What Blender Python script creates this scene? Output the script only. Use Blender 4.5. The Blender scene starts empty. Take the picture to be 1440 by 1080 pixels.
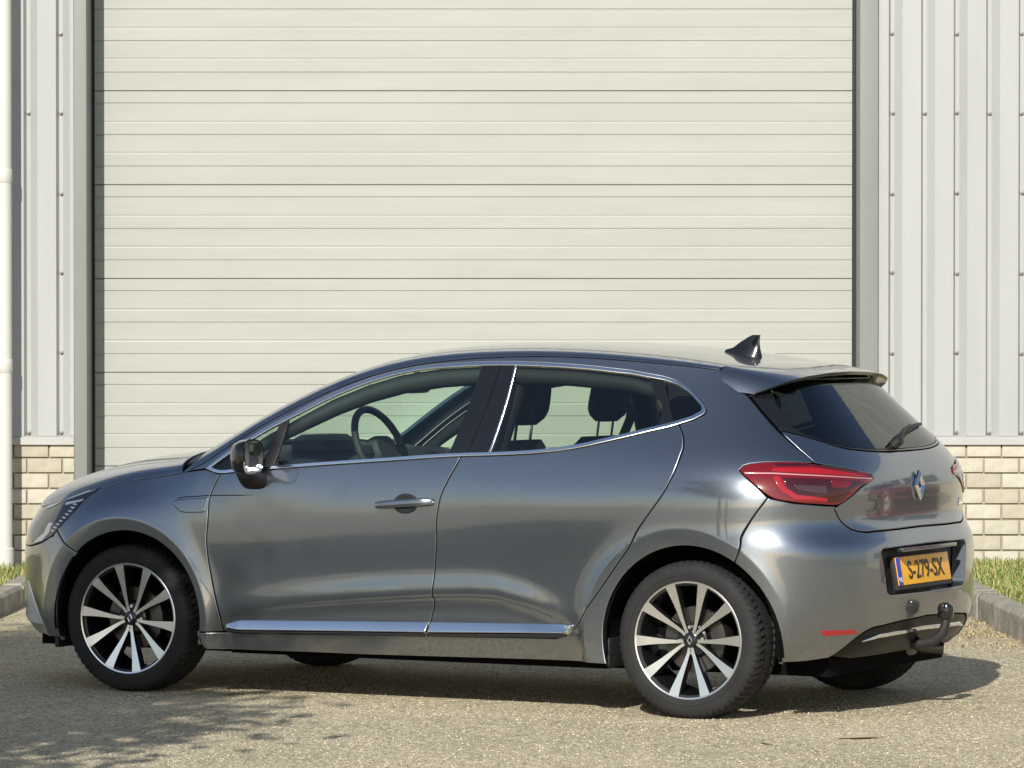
import bpy, bmesh, math, random
import numpy as np
from mathutils import Vector, Matrix
from mathutils.geometry import delaunay_2d_cdt
random.seed(7); rng = np.random.default_rng(7)
scene = bpy.context.scene
COL = scene.collection
R = math.radians

# ---------------------------------------------------------------- camera
cam_d = bpy.data.cameras.new('camera'); cam = bpy.data.objects.new('camera', cam_d); COL.objects.link(cam)
cam.location = (0, 0, 1.5606); cam.rotation_euler = (R(90-.90676), 0, 0)
cam_d.sensor_fit = 'HORIZONTAL'; cam_d.sensor_width = 36; cam_d.lens = 154.514
cam_d.clip_start = .1; cam_d.clip_end = 2000
scene.camera = cam
scene.render.resolution_x = 1024; scene.render.resolution_y = 768

# ---------------------------------------------------------------- sky, sun, exposure
SUN_AZ, SUN_EL = 12.0, 30.0            # degrees left of the camera's back, above the horizon
world = bpy.data.worlds.new('World'); scene.world = world; world.use_nodes = True
wn = world.node_tree; wn.nodes.clear()
sky = wn.nodes.new('ShaderNodeTexSky'); sky.sky_type = 'NISHITA'; sky.sun_disc = False
sky.sun_elevation = R(SUN_EL); sky.sun_rotation = R(180+SUN_AZ); sky.air_density = 1.0; sky.dust_density = 1.1; sky.ozone_density = 1.0
bg = wn.nodes.new('ShaderNodeBackground'); bg.inputs['Strength'].default_value = .095
wo = wn.nodes.new('ShaderNodeOutputWorld')
wn.links.new(sky.outputs[0], bg.inputs[0]); wn.links.new(bg.outputs[0], wo.inputs[0])
sun_d = bpy.data.lights.new('sun', 'SUN'); sun = bpy.data.objects.new('sun', sun_d); COL.objects.link(sun)
sun_d.energy = 4.5; sun_d.angle = R(.53); sun_d.color = (1.0, .955, .875)
sv = Vector((-math.sin(R(SUN_AZ))*math.cos(R(SUN_EL)), -math.cos(R(SUN_AZ))*math.cos(R(SUN_EL)), math.sin(R(SUN_EL))))
sun.rotation_euler = sv.to_track_quat('Z', 'Y').to_euler(); sun.location = sv*40
scene.view_settings.view_transform = 'Standard'; scene.view_settings.look = 'None'
scene.view_settings.exposure = .32; scene.view_settings.gamma = 1

# ---------------------------------------------------------------- helpers
def tag(o, label=None, cat=None, group=None, kind=None):
    if label: o['label'] = label
    if cat: o['category'] = cat
    if group: o['group'] = group
    if kind: o['kind'] = kind
    return o
def empty(name, loc=(0, 0, 0), rz=0):
    o = bpy.data.objects.new(name, None); COL.objects.link(o); o.location = loc; o.rotation_euler = (0, 0, rz)
    o.empty_display_size = .2; return o
def link(name, me, parent=None, mats=()):
    for m in mats: me.materials.append(m)
    o = bpy.data.objects.new(name, me); COL.objects.link(o)
    if parent: o.parent = parent
    return o
class MB:
    """collects shapes, then links them as one mesh object"""
    def __init__(self): self.v = []; self.f = []; self.m = []
    def add(self, vs, fs, mi=0):
        b = len(self.v); self.v += [tuple(map(float, p)) for p in vs]
        self.f += [[b+i for i in f] for f in fs]; self.m += [mi]*len(fs); return self
    def box(self, a, b, mi=0):
        (x0, y0, z0), (x1, y1, z1) = a, b
        return self.add([(x0, y0, z0), (x1, y0, z0), (x1, y1, z0), (x0, y1, z0), (x0, y0, z1), (x1, y0, z1), (x1, y1, z1), (x0, y1, z1)],
                        [(0, 3, 2, 1), (4, 5, 6, 7), (0, 1, 5, 4), (1, 2, 6, 5), (2, 3, 7, 6), (3, 0, 4, 7)], mi)
    def tube(self, pts, rad, n=12, mi=0, cap=True):
        pts = [Vector(p) for p in pts]; rad = rad if hasattr(rad, '__len__') else [rad]*len(pts)
        rings = []; up = None
        for i, p in enumerate(pts):
            d = (pts[min(i+1, len(pts)-1)]-pts[max(i-1, 0)]).normalized()
            if up is None: up = Vector((0, 0, 1)) if abs(d.z) < .9 else Vector((1, 0, 0))
            a = d.cross(up).normalized(); b = a.cross(d); up = b
            rings.append([p+(a*math.cos(t)+b*math.sin(t))*rad[i] for t in [2*math.pi*k/n for k in range(n)]])
        vs = [q for r in rings for q in r]
        fs = [(i*n+k, i*n+(k+1) % n, (i+1)*n+(k+1) % n, (i+1)*n+k) for i in range(len(pts)-1) for k in range(n)]
        if cap: fs += [tuple(reversed(range(n))), tuple(range((len(pts)-1)*n, len(pts)*n))]
        return self.add(vs, fs, mi)
    def lathe_y(self, prof, n=64, mi=0, c=(0, 0, 0)):
        """prof: (radius, y); revolved about the local y axis"""
        vs = []; m = len(prof)
        for k in range(n):
            a = 2*math.pi*k/n
            vs += [(c[0]+r*math.cos(a), c[1]+y, c[2]+r*math.sin(a)) for r, y in prof]
        fs = [(k*m+i, k*m+i+1, ((k+1) % n)*m+i+1, ((k+1) % n)*m+i) for k in range(n) for i in range(m-1)]
        return self.add(vs, fs, mi)
    def loft(self, rings, mi=0, cap=True):
        n = len(rings[0]); vs = [q for r in rings for q in r]
        fs = [(i*n+k, i*n+(k+1) % n, (i+1)*n+(k+1) % n, (i+1)*n+k) for i in range(len(rings)-1) for k in range(n)]
        if cap: fs += [tuple(reversed(range(n))), tuple(range((len(rings)-1)*n, len(rings)*n))]
        return self.add(vs, fs, mi)
    def build(self, name, mats, parent=None, smooth=True, bevel=0, angle=40, subs=0):
        me = bpy.data.meshes.new(name); me.from_pydata(self.v, [], self.f); me.update()
        bm = bmesh.new(); bm.from_mesh(me); bmesh.ops.recalc_face_normals(bm, faces=bm.faces)
        if bevel: bmesh.ops.bevel(bm, geom=[e for e in bm.edges if e.calc_face_angle(0) > .5], offset=bevel, segments=2, profile=.7, affect='EDGES', clamp_overlap=True)
        bm.to_mesh(me); bm.free()
        if len(set(self.m)) > 1 and not bevel: me.polygons.foreach_set('material_index', self.m)
        if smooth:
            me.polygons.foreach_set('use_smooth', [True]*len(me.polygons))
            me.set_sharp_from_angle(angle=R(angle))
        mats = mats if isinstance(mats, (list, tuple)) else [mats]
        o = link(name, me, parent, mats)
        if subs:
            md = o.modifiers.new('sub', 'SUBSURF'); md.levels = md.render_levels = subs
        return o
def rrect(cy, cz, hy, hz, n=24, e=4):
    """rounded-rectangle ring in the y-z plane (superellipse)"""
    out = []
    for k in range(n):
        t = 2*math.pi*k/n; c, s = math.cos(t), math.sin(t)
        out.append((cy+hy*math.copysign(abs(c)**(2/e), c), cz+hz*math.copysign(abs(s)**(2/e), s)))
    return out

# ---------------------------------------------------------------- materials
def mat(name, col=(.5, .5, .5), rough=.5, metal=0., coat=0., coat_r=.03, spec=.5, bump=None, vary=None):
    m = bpy.data.materials.new(name); m.use_nodes = True; nt = m.node_tree; b = nt.nodes['Principled BSDF']
    b.inputs['Base Color'].default_value = (*col, 1); b.inputs['Roughness'].default_value = rough
    b.inputs['Metallic'].default_value = metal; b.inputs['Coat Weight'].default_value = coat
    b.inputs['Coat Roughness'].default_value = coat_r; b.inputs['Specular IOR Level'].default_value = spec
    tc = nt.nodes.new('ShaderNodeTexCoord')
    if vary:                               # (scale, detail, amount, (sx,sy,sz))
        sc, de, am, st = vary
        mp = nt.nodes.new('ShaderNodeMapping'); mp.inputs['Scale'].default_value = st
        n = nt.nodes.new('ShaderNodeTexNoise'); n.inputs['Scale'].default_value = sc; n.inputs['Detail'].default_value = de; n.inputs['Roughness'].default_value = .65
        nt.links.new(tc.outputs['Object'], mp.inputs[0]); nt.links.new(mp.outputs[0], n.inputs['Vector'])
        mr = nt.nodes.new('ShaderNodeMapRange'); mr.inputs['From Min'].default_value = .3; mr.inputs['From Max'].default_value = .7
        mr.inputs['To Min'].default_value = 1-am; mr.inputs['To Max'].default_value = 1+am
        nt.links.new(n.outputs['Fac'], mr.inputs['Value'])
        mx = nt.nodes.new('ShaderNodeMix'); mx.data_type = 'RGBA'; mx.blend_type = 'MULTIPLY'; mx.inputs[0].default_value = 1
        mx.inputs[6].default_value = (*col, 1); nt.links.new(mr.outputs[0], mx.inputs[7]); nt.links.new(mx.outputs[2], b.inputs['Base Color'])
    if bump:                               # (scale, strength, distance)
        n = nt.nodes.new('ShaderNodeTexNoise'); n.inputs['Scale'].default_value = bump[0]; n.inputs['Detail'].default_value = 4
        nt.links.new(tc.outputs['Object'], n.inputs['Vector'])
        bp = nt.nodes.new('ShaderNodeBump'); bp.inputs['Strength'].default_value = bump[1]; bp.inputs['Distance'].default_value = bump[2]
        nt.links.new(n.outputs['Fac'], bp.inputs['Height']); nt.links.new(bp.outputs[0], b.inputs['Normal'])
    return m
def paint(name, col, metal=.75, rough=.40):
    m = mat(name, col, rough, metal, 1.0, .025); m.node_tree.nodes['Principled BSDF'].inputs['Coat IOR'].default_value = 2.0
    nt = m.node_tree; b = nt.nodes['Principled BSDF']; tc = nt.nodes['Texture Coordinate']
    v = nt.nodes.new('ShaderNodeTexVoronoi'); v.inputs['Scale'].default_value = 900     # metallic flakes
    nt.links.new(tc.outputs['Object'], v.inputs['Vector'])
    mr = nt.nodes.new('ShaderNodeMapRange'); mr.inputs['To Min'].default_value = .78; mr.inputs['To Max'].default_value = 1.22
    sp = nt.nodes.new('ShaderNodeSeparateColor'); nt.links.new(v.outputs['Color'], sp.inputs[0]); nt.links.new(sp.outputs[0], mr.inputs['Value'])
    mx = nt.nodes.new('ShaderNodeMix'); mx.data_type = 'RGBA'; mx.blend_type = 'MULTIPLY'; mx.inputs[0].default_value = 1
    mx.inputs[6].default_value = (*col, 1); nt.links.new(mr.outputs[0], mx.inputs[7]); nt.links.new(mx.outputs[2], b.inputs['Base Color'])
    sx = nt.nodes.new('ShaderNodeSeparateXYZ'); nt.links.new(tc.outputs['Object'], sx.inputs[0])          # road film that thins out upwards
    mz = nt.nodes.new('ShaderNodeMapRange'); mz.inputs['From Min'].default_value = .55; mz.inputs['From Max'].default_value = .18; mz.inputs['To Max'].default_value = .34; nt.links.new(sx.outputs[2], mz.inputs['Value'])
    nd = nt.nodes.new('ShaderNodeTexNoise'); nd.inputs['Scale'].default_value = 9; nd.inputs['Detail'].default_value = 6; nd.inputs['Roughness'].default_value = .7; nt.links.new(tc.outputs['Object'], nd.inputs['Vector'])
    md = nt.nodes.new('ShaderNodeMath'); md.operation = 'MULTIPLY'; nt.links.new(mz.outputs[0], md.inputs[0]); nt.links.new(nd.outputs['Fac'], md.inputs[1])
    m3 = nt.nodes.new('ShaderNodeMix'); m3.data_type = 'RGBA'; nt.links.new(md.outputs[0], m3.inputs[0]); nt.links.new(mx.outputs[2], m3.inputs[6]); m3.inputs[7].default_value = (.26, .235, .19, 1); nt.links.new(m3.outputs[2], b.inputs['Base Color'])
    n = nt.nodes.new('ShaderNodeTexNoise'); n.inputs['Scale'].default_value = 6; n.inputs['Detail'].default_value = 3   # faint dust in the clear coat
    nt.links.new(tc.outputs['Object'], n.inputs['Vector'])
    m2 = nt.nodes.new('ShaderNodeMapRange'); m2.inputs['From Min'].default_value = .35; m2.inputs['From Max'].default_value = .75
    m2.inputs['To Min'].default_value = .02; m2.inputs['To Max'].default_value = .09
    nt.links.new(n.outputs['Fac'], m2.inputs['Value']); nt.links.new(m2.outputs[0], b.inputs['Coat Roughness'])
    return m
def glass(name, tint, ior=1.5):
    m = bpy.data.materials.new(name); m.use_nodes = True; nt = m.node_tree; nt.nodes.clear()
    o = nt.nodes.new('ShaderNodeOutputMaterial'); tr = nt.nodes.new('ShaderNodeBsdfTransparent'); gl = nt.nodes.new('ShaderNodeBsdfGlossy')
    tr.inputs[0].default_value = (*tint, 1); gl.inputs[0].default_value = (1, 1, 1, 1); gl.inputs['Roughness'].default_value = .005
    ge = nt.nodes.new('ShaderNodeNewGeometry'); dt = nt.nodes.new('ShaderNodeVectorMath'); dt.operation = 'DOT_PRODUCT'
    nt.links.new(ge.outputs['Incoming'], dt.inputs[0]); nt.links.new(ge.outputs['Normal'], dt.inputs[1])
    def mth(op, a, b):                   # Schlick reflectance, the same from both faces of the pane
        n = nt.nodes.new('ShaderNodeMath'); n.operation = op
        for i, q in enumerate((a, b)):
            if q is None: continue
            if isinstance(q, (int, float)): n.inputs[i].default_value = q
            else: nt.links.new(q, n.inputs[i])
        return n.outputs[0]
    f0 = ((ior-1)/(ior+1))**2*1.8
    fr = mth('MULTIPLY_ADD', mth('POWER', mth('SUBTRACT', 1., mth('ABSOLUTE', dt.outputs['Value'], None)), 5.), 1-f0); fr.node.inputs[2].default_value = f0
    mx = nt.nodes.new('ShaderNodeMixShader')
    nt.links.new(fr, mx.inputs[0]); nt.links.new(tr.outputs[0], mx.inputs[1]); nt.links.new(gl.outputs[0], mx.inputs[2]); nt.links.new(mx.outputs[0], o.inputs[0])
    return m
M = {}
M['paint'] = paint('grey_metallic_paint', (.176, .202, .240), .95, .31)
M['red_paint'] = paint('red_paint', (.26, .02, .022), .3)
M['black_gloss'] = mat('gloss_black_trim', (.008, .008, .009), .12, 0, .6)
M['black_plastic'] = mat('black_plastic', (.018, .018, .019), .55, bump=(400, .15, .002))
M['valance'] = mat('dark_lower_valance', (.005, .005, .006), .30, spec=.15)
M['dark'] = mat('dark_underbody', (.004, .004, .0045), .95, spec=.08)
M['rubber'] = mat('tyre_rubber', (.019, .019, .020), .76, spec=.28, bump=(250, .2, .002), vary=(9, 4, .25, (1, 1, 1)))
M['chrome'] = mat('satin_chrome', (.90, .91, .93), .14, 1.)
M['bright_chrome'] = mat('bright_chrome', (.86, .87, .89), .04, 1.)
M['alloy'] = mat('machined_alloy', (.86, .87, .88), .30, 1., bump=(300, .06, .001))
M['alloy_black'] = mat('black_alloy', (.012, .012, .014), .25, .3, .5)
M['disc'] = mat('brake_disc_steel', (.11, .105, .10), .38, .9)
M['glass'] = glass('clear_window_glass', (.80, .93, .84))
M['tint'] = glass('rear_side_glass', (.70, .77, .70))
M['screen'] = glass('windscreen_glass', (.84, .97, .88))
M['hatch_glass'] = glass('dark_hatch_glass', (.03, .036, .038), 1.55)
M['lamp_red'] = mat('tail_lamp_red', (.135, .002, .005), .10, 0, 1.)
M['lamp_dark'] = mat('tail_lamp_dark_red', (.040, .0015, .003), .08, 0, 1.)
M['lamp_bright'] = mat('tail_lamp_bright_red', (.30, .005, .009), .12, 0, 1.)
M['lamp_clear'] = mat('clear_lamp_lens', (.60, .30, .31), .12, .3, 1.)
M['lamp_rev'] = mat('reversing_lens', (.10, .05, .05), .12, .5, 1.)
M['head_dark'] = mat('headlight_interior', (.028, .030, .034), .12, .2, 1.)
M['white'] = mat('white_lamp_strip', (.80, .81, .82), .2, .2, .6)
M['seat'] = mat('charcoal_seat_cloth', (.022, .022, .024), .9, bump=(300, .3, .002))
M['interior'] = mat('dark_interior_plastic', (.020, .021, .023), .65)
M['headliner'] = mat('grey_headliner', (.16, .16, .16), .95)
M['plate'] = mat('yellow_plate', (.80, .40, .025), .35, vary=(30, 2, .05, (1, 1, 1)))
M['plate_blue'] = mat('blue_plate_band', (.02, .05, .45), .35)
M['ink'] = mat('black_plate_lettering', (.008, .008, .008), .4)
# ---------------------------------------------------------------- body surface
def spl_basis(k, q):
    """natural cubic spline as a linear operator: rows = queries, cols = knots"""
    k = np.asarray(k, float); q = np.asarray(q, float); n = len(k); h = np.diff(k)
    A = np.zeros((n, n)); B = np.zeros((n, n)); A[0, 0] = A[-1, -1] = 1
    for i in range(1, n-1):
        A[i, i-1] = h[i-1]; A[i, i] = 2*(h[i-1]+h[i]); A[i, i+1] = h[i]
        B[i, i-1] = 6/h[i-1]; B[i, i] = -6/h[i-1]-6/h[i]; B[i, i+1] = 6/h[i]
    M = np.linalg.solve(A, B)
    qc = np.clip(q, k[0], k[-1]); i = np.clip(np.searchsorted(k, qc)-1, 0, n-2)
    t0 = k[i+1]-qc; t1 = qc-k[i]; hh = h[i]; I = np.eye(n)
    w = ((t0**3/(6*hh)-hh*t0/6)[:, None]*M[i] + (t1**3/(6*hh)-hh*t1/6)[:, None]*M[i+1]
         + (t0/hh)[:, None]*I[i] + (t1/hh)[:, None]*I[i+1])
    return w
def spl(k, v, q):
    q = np.asarray(q, float); s = q.shape
    return (spl_basis(k, q.ravel()) @ np.asarray(v, float)).reshape(s)
def sstep(a, b, x):
    t = np.clip((x-a)/(b-a), 0, 1); return t*t*t*(t*(6*t-15)+10)
ZL = [.15, .25, .35, .50, .65, .78, .88, .96, 1.04, 1.15, 1.25, 1.35, 1.43]
XL = [-.8, -.3, 0, .4, 1.0, 1.5, 2.1, 2.583, 2.9, 3.2]
WT = [
 [.800, .835, .858, .872, .866, .812, .725, .660, .600, .540, .480, .420, .380],
 [.815, .845, .866, .878, .880, .846, .758, .695, .640, .590, .540, .490, .450],
 [.818, .846, .868, .880, .885, .868, .806, .758, .715, .660, .610, .560, .520],
 [.812, .840, .862, .874, .881, .876, .859, .832, .793, .731, .671, .610, .562],
 [.805, .836, .860, .872, .880, .880, .869, .848, .814, .752, .690, .625, .573],
 [.805, .836, .860, .872, .881, .884, .876, .856, .822, .757, .693, .628, .576],
 [.810, .840, .864, .878, .889, .897, .890, .867, .830, .757, .688, .620, .570],
 [.822, .850, .872, .886, .896, .902, .897, .872, .822, .738, .662, .592, .545],
 [.822, .850, .872, .887, .897, .901, .893, .862, .806, .712, .630, .560, .513],
 [.815, .845, .870, .886, .895, .897, .885, .850, .790, .690, .605, .535, .490]]
WT = np.array(WT)
def W0(x, z):
    x = np.asarray(x, float); z = np.asarray(z, float); s = np.broadcast(x, z).shape
    x, z = np.broadcast_to(x, s).ravel(), np.broadcast_to(z, s).ravel()
    return np.einsum('ij,ij->i', spl_basis(XL, x) @ WT, spl_basis(ZL, z)).reshape(s)
# character crease above the door strip: x -> z
CRX = [.47, .60, .85, 1.12, 1.40, 1.62, 1.76, 1.90, 2.02, 2.13]
CRZ = [.325, .362, .395, .421, .442, .454, .452, .420, .380, .335]
WHEELS = [(0.0, .308, .355, .415), (2.583, .308, .365, .428)]
def W(x, z):
    w = W0(x, z)
    cz = np.interp(x, CRX, CRZ, left=.30, right=.30)
    amp = .026*np.clip((cz-.325)/.10, 0, 1)
    # below the crease the skin tucks in, then comes back out at the strip
    w = w - amp*sstep(cz+.003, cz-.022, z) * (1-.45*sstep(cz-.02, .29, z))
    w = w + .40*amp*np.exp(-((z-cz-.02)/.05)**2)
    for cx, cz_, ri, ro in WHEELS:
        r = np.hypot(x-cx, z-cz_); q = np.clip((ro+.11-r)/.11, 0, 1)
        m = q*q*(1-.0*q) * sstep(.10, .20, z)            # flare rises to a crease at ro, flat lip inside
        w = w + (.899 + (.006 if cx > 1 else 0) - w)*m*.85
        w = w - .10*np.clip(ro-r, 0, .08)*sstep(.10, .20, z)
    return w
# centre-line profiles of tail and nose: z -> x
RZ = [.15, .20, .25, .30, .36, .45, .55, .63, .68, .715, .75, .80, .88, .94, .99, 1.04, 1.12, 1.20, 1.30, 1.36, 1.43]
RX = [3.02, 3.11, 3.170, 3.203, 3.222, 3.231, 3.232, 3.228, 3.216, 3.195, 3.181, 3.178, 3.182, 3.172, 3.148, 3.110, 3.035, 2.960, 2.865, 2.81, 2.75]
FZ = [.15, .21, .26, .32, .40, .50, .60, .67, .72, .76, .80, 1.43]
FX = [-.68, -.765, -.805, -.815, -.812, -.810, -.805, -.785, -.755, -.735, -.725, -.70]
def XR(z): return spl(RZ, RX, z)
def XF(z): return spl(FZ, FX, z)
LF, LS, LR = 1.1, 2.6, 1.2
def _sup(n, A, B):
    t = np.linspace(0, np.pi/2, 4001); a = np.sin(t)**(2/n); b = np.cos(t)**(2/n)
    l = np.concatenate([[0], np.cumsum(np.hypot(np.diff(a)*A, np.diff(b)*B))]); return l/l[-1], a, b, t
NR, NF = 3.3, 2.5
_LR, _, _, _TR = _sup(NR, .64, .88); _LFr, _, _, _TF = _sup(NF, .72, .88)
CR = .64; CF = .72
def P(s, z):
    """side/nose/tail skin of the left half: s<0 nose corner, 0..LS flank, >LS tail corner; returns x, y(out), z"""
    s = np.asarray(s, float); z = np.asarray(z, float)
    xr = XR(z); xf = XF(z); xcr = xr-CR; xcf = xf+CF
    x = xcf + np.clip(s/LS, 0, 1)*(xcr-xcf)
    tr = np.interp(np.clip((s-LS)/LR, 0, 1), _LR, _TR); tf = np.interp(np.clip(-s/LF, 0, 1), _LFr, _TF)
    ar, br = np.sin(tr)**(2/NR), np.cos(tr)**(2/NR)
    af, bf = np.sin(tf)**(2/NF), np.cos(tf)**(2/NF)
    x = x + CR*ar - CF*af
    return np.stack([x, W(x, z)*br*bf, z*np.ones_like(x)], -1)
# upper edge of the flank (wing crest, A-pillar, cant rail): x -> z
EX = [-.76, -.70, -.6, -.44, -.3, -.14, 0, .155, .26, .33, .385, .42, .55, .75, .95, 1.15, 1.35, 1.6, 1.9, 2.2, 2.45, 2.62, 2.72, 2.80, 2.88]
EZ = [.735, .736, .743, .765, .80, .846, .873, .894, .912, .936, .964, .986, 1.072, 1.185, 1.276, 1.337, 1.371, 1.390, 1.394, 1.380, 1.360, 1.340, 1.325, 1.315, 1.308]
def E(s):
    s = np.asarray(s, float); z = np.full(s.shape, 1.1)
    for _ in range(14):
        z = .5*z + .5*spl(EX, EZ, P(s, z)[..., 0])
    return z
# centre profile over the top: x -> z
CX_ = [-.745, -.70, -.6, -.5, -.4, -.2, 0, .12, .20, .28, .38, .55, .8, 1.0, 1.12, 1.25, 1.5, 1.8, 2.1, 2.4, 2.65, 2.82, 2.86]
CZ_ = [.735, .765, .826, .876, .910, .957, .988, 1.001, 1.012, 1.035, 1.085, 1.180, 1.308, 1.382, 1.411, 1.430, 1.446, 1.447, 1.432, 1.402, 1.362, 1.325, 1.309]
def C(x): return spl(CX_, CZ_, x)
def T(s, t):
    """top skin: t=0 at the edge E, t=1 on the centre line; leaves the flank tangentially"""
    s = np.asarray(s, float); t = np.asarray(t, float)
    e = P(s, E(s)); e2 = P(s, e[..., 2]-.012); x, w, ze = e[..., 0], e[..., 1], e[..., 2]
    k = np.clip(.012/np.maximum(e2[..., 1]-w, .002), .5, 3.)
    c = np.maximum(C(x)-ze, .002)
    l0 = np.minimum(.75*c/k, .25*w); y1, z1 = w-l0, ze+l0*k; y2 = .62*w
    u = 1-t
    y = u**3*w + 3*u*u*t*y1 + 3*u*t*t*y2
    z = u**3*ze + 3*u*u*t*z1 + (3*u*t*t+t**3)*(ze+c)
    return np.stack([x, y, z], -1)
def normals(f, u, v, e=2e-4):
    a = (f(u+e, v)-f(u-e, v)); b = (f(u, v+e)-f(u, v-e))
    n = np.cross(a, b); l = np.linalg.norm(n, axis=-1, keepdims=True); return n/np.maximum(l, 1e-12)
# ---------------------------------------------------------------- ground
def ground_material():
    m = bpy.data.materials.new('tan_aggregate_paving'); m.use_nodes = True; nt = m.node_tree; b = nt.nodes['Principled BSDF']; L = nt.links.new
    tc = nt.nodes.new('ShaderNodeTexCoord')
    v = nt.nodes.new('ShaderNodeTexVoronoi'); v.inputs['Scale'].default_value = 85; L(tc.outputs['Object'], v.inputs['Vector'])
    sp = nt.nodes.new('ShaderNodeSeparateColor'); L(v.outputs['Color'], sp.inputs[0])
    r = nt.nodes.new('ShaderNodeValToRGB'); e = r.color_ramp.elements
    e[0].position = 0; e[0].color = (.22, .185, .115, 1); e[1].position = 1; e[1].color = (.78, .68, .47, 1)
    for p, c in ((.25, (.41, .35, .23)), (.55, (.52, .455, .31)), (.8, (.58, .52, .385))): q = r.color_ramp.elements.new(p); q.color = (*c, 1)
    L(sp.outputs[0], r.inputs[0])
    v2 = nt.nodes.new('ShaderNodeTexVoronoi'); v2.inputs['Scale'].default_value = 210; L(tc.outputs['Object'], v2.inputs['Vector'])
    sp2 = nt.nodes.new('ShaderNodeSeparateColor'); L(v2.outputs['Color'], sp2.inputs[0])
    m1 = nt.nodes.new('ShaderNodeMapRange'); m1.inputs['To Min'].default_value = .72; m1.inputs['To Max'].default_value = 1.25; L(sp2.outputs[1], m1.inputs['Value'])
    n = nt.nodes.new('ShaderNodeTexNoise'); n.inputs['Scale'].default_value = .7; n.inputs['Detail'].default_value = 6; n.inputs['Roughness'].default_value = .6; L(tc.outputs['Object'], n.inputs['Vector'])
    m2 = nt.nodes.new('ShaderNodeMapRange'); m2.inputs['From Min'].default_value = .3; m2.inputs['From Max'].default_value = .7; m2.inputs['To Min'].default_value = .78; m2.inputs['To Max'].default_value = 1.14; L(n.outputs['Fac'], m2.inputs['Value'])
    n3 = nt.nodes.new('ShaderNodeTexNoise'); n3.inputs['Scale'].default_value = 4.5; n3.inputs['Detail'].default_value = 7; n3.inputs['Roughness'].default_value = .72; L(tc.outputs['Object'], n3.inputs['Vector'])   # worn, oily patches
    m4 = nt.nodes.new('ShaderNodeMapRange'); m4.inputs['From Min'].default_value = .60; m4.inputs['From Max'].default_value = .72; m4.inputs['To Min'].default_value = 1.; m4.inputs['To Max'].default_value = .72; L(n3.outputs['Fac'], m4.inputs['Value'])
    mm = nt.nodes.new('ShaderNodeMath'); mm.operation = 'MULTIPLY'; L(m1.outputs[0], mm.inputs[0]); L(m4.outputs[0], mm.inputs[1]); m1 = mm
    mu = nt.nodes.new('ShaderNodeMath'); mu.operation = 'MULTIPLY'; L(m1.outputs[0], mu.inputs[0]); L(m2.outputs[0], mu.inputs[1])
    mx = nt.nodes.new('ShaderNodeMix'); mx.data_type = 'RGBA'; mx.blend_type = 'MULTIPLY'; mx.inputs[0].default_value = 1; L(r.outputs[0], mx.inputs[6]); L(mu.outputs[0], mx.inputs[7]); L(mx.outputs[2], b.inputs['Base Color'])
    b.inputs['Roughness'].default_value = .9; b.inputs['Specular IOR Level'].default_value = .25
    ad = nt.nodes.new('ShaderNodeMath'); ad.operation = 'MULTIPLY_ADD'; ad.inputs[1].default_value = .8; L(v2.outputs['Distance'], ad.inputs[0]); L(v.outputs['Distance'], ad.inputs[2])
    bp = nt.nodes.new('ShaderNodeBump'); bp.invert = True; bp.inputs['Strength'].default_value = .55; bp.inputs['Distance'].default_value = .010; L(ad.outputs[0], bp.inputs['Height']); L(bp.outputs[0], b.inputs['Normal'])
    return m
M['ground'] = ground_material()  # tan aggregate paving in its own colour
me = bpy.data.meshes.new('ground'); S = 400
me.from_pydata([(-S, -S, 0), (S, -S, 0), (S, S, 0), (-S, S, 0)], [], [(0, 1, 2, 3)]); tag(link('ground', me, None, [M['ground']]), kind='structure')

# ---------------------------------------------------------------- warehouse front
WY = 25.4
def door_material():
    m = mat('cream_door_panel', (.338, .349, .318), .45, vary=(1.6, 6, .06, (.30, 1, 5)))
    nt = m.node_tree; b = nt.nodes['Principled BSDF']; L = nt.links.new; tc = nt.nodes['Texture Coordinate']; src = b.inputs['Base Color'].links[0].from_socket
    n = nt.nodes.new('ShaderNodeTexNoise'); n.inputs['Scale'].default_value = 2.6; n.inputs['Detail'].default_value = 8; n.inputs['Roughness'].default_value = .7
    mp = nt.nodes.new('ShaderNodeMapping'); mp.inputs['Scale'].default_value = (.8, 1, 3.2); L(tc.outputs['Object'], mp.inputs[0]); L(mp.outputs[0], n.inputs['Vector'])
    mr = nt.nodes.new('ShaderNodeMapRange'); mr.inputs['From Min'].default_value = .55; mr.inputs['From Max'].default_value = .80; L(n.outputs['Fac'], mr.inputs['Value'])
    mx = nt.nodes.new('ShaderNodeMix'); mx.data_type = 'RGBA'; mx.blend_type = 'MIX'; L(src, mx.inputs[6]); mx.inputs[7].default_value = (.315, .315, .27, 1); L(mr.outputs[0], mx.inputs[0]); L(mx.outputs[2], b.inputs['Base Color'])
    w = nt.nodes.new('ShaderNodeTexNoise'); w.inputs['Scale'].default_value = 1.2; L(tc.outputs['Object'], w.inputs['Vector'])
    bp = nt.nodes.new('ShaderNodeBump'); bp.inputs['Strength'].default_value = .35; bp.inputs['Distance'].default_value = .03; L(w.outputs['Fac'], bp.inputs['Height']); L(bp.outputs[0], b.inputs['Normal'])
    return m
M['cream'] = door_material()
M['white_steel'] = mat('white_steel_cladding', (.350, .362, .355), .42, vary=(1.2, 5, .05, (3, 1, .4)))
M['frame'] = mat('grey_green_steel_frame', (.19, .203, .19), .45, vary=(3, 4, .06, (1, 1, .3)))
M['seal'] = mat('black_rubber_seal', (.012, .013, .016), .7)
M['mortar'] = mat('brick_mortar', (.30, .265, .195), .95, bump=(60, .5, .004), vary=(8, 4, .15, (1, 1, 1)))
M['flashing'] = mat('white_flashing', (.40, .40, .385), .4, vary=(3, 4, .06, (1, 1, 1)))
M['pipe'] = mat('white_pvc_pipe', (.54, .54, .51), .30, vary=(2, 4, .05, (1, 1, .3)))
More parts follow.
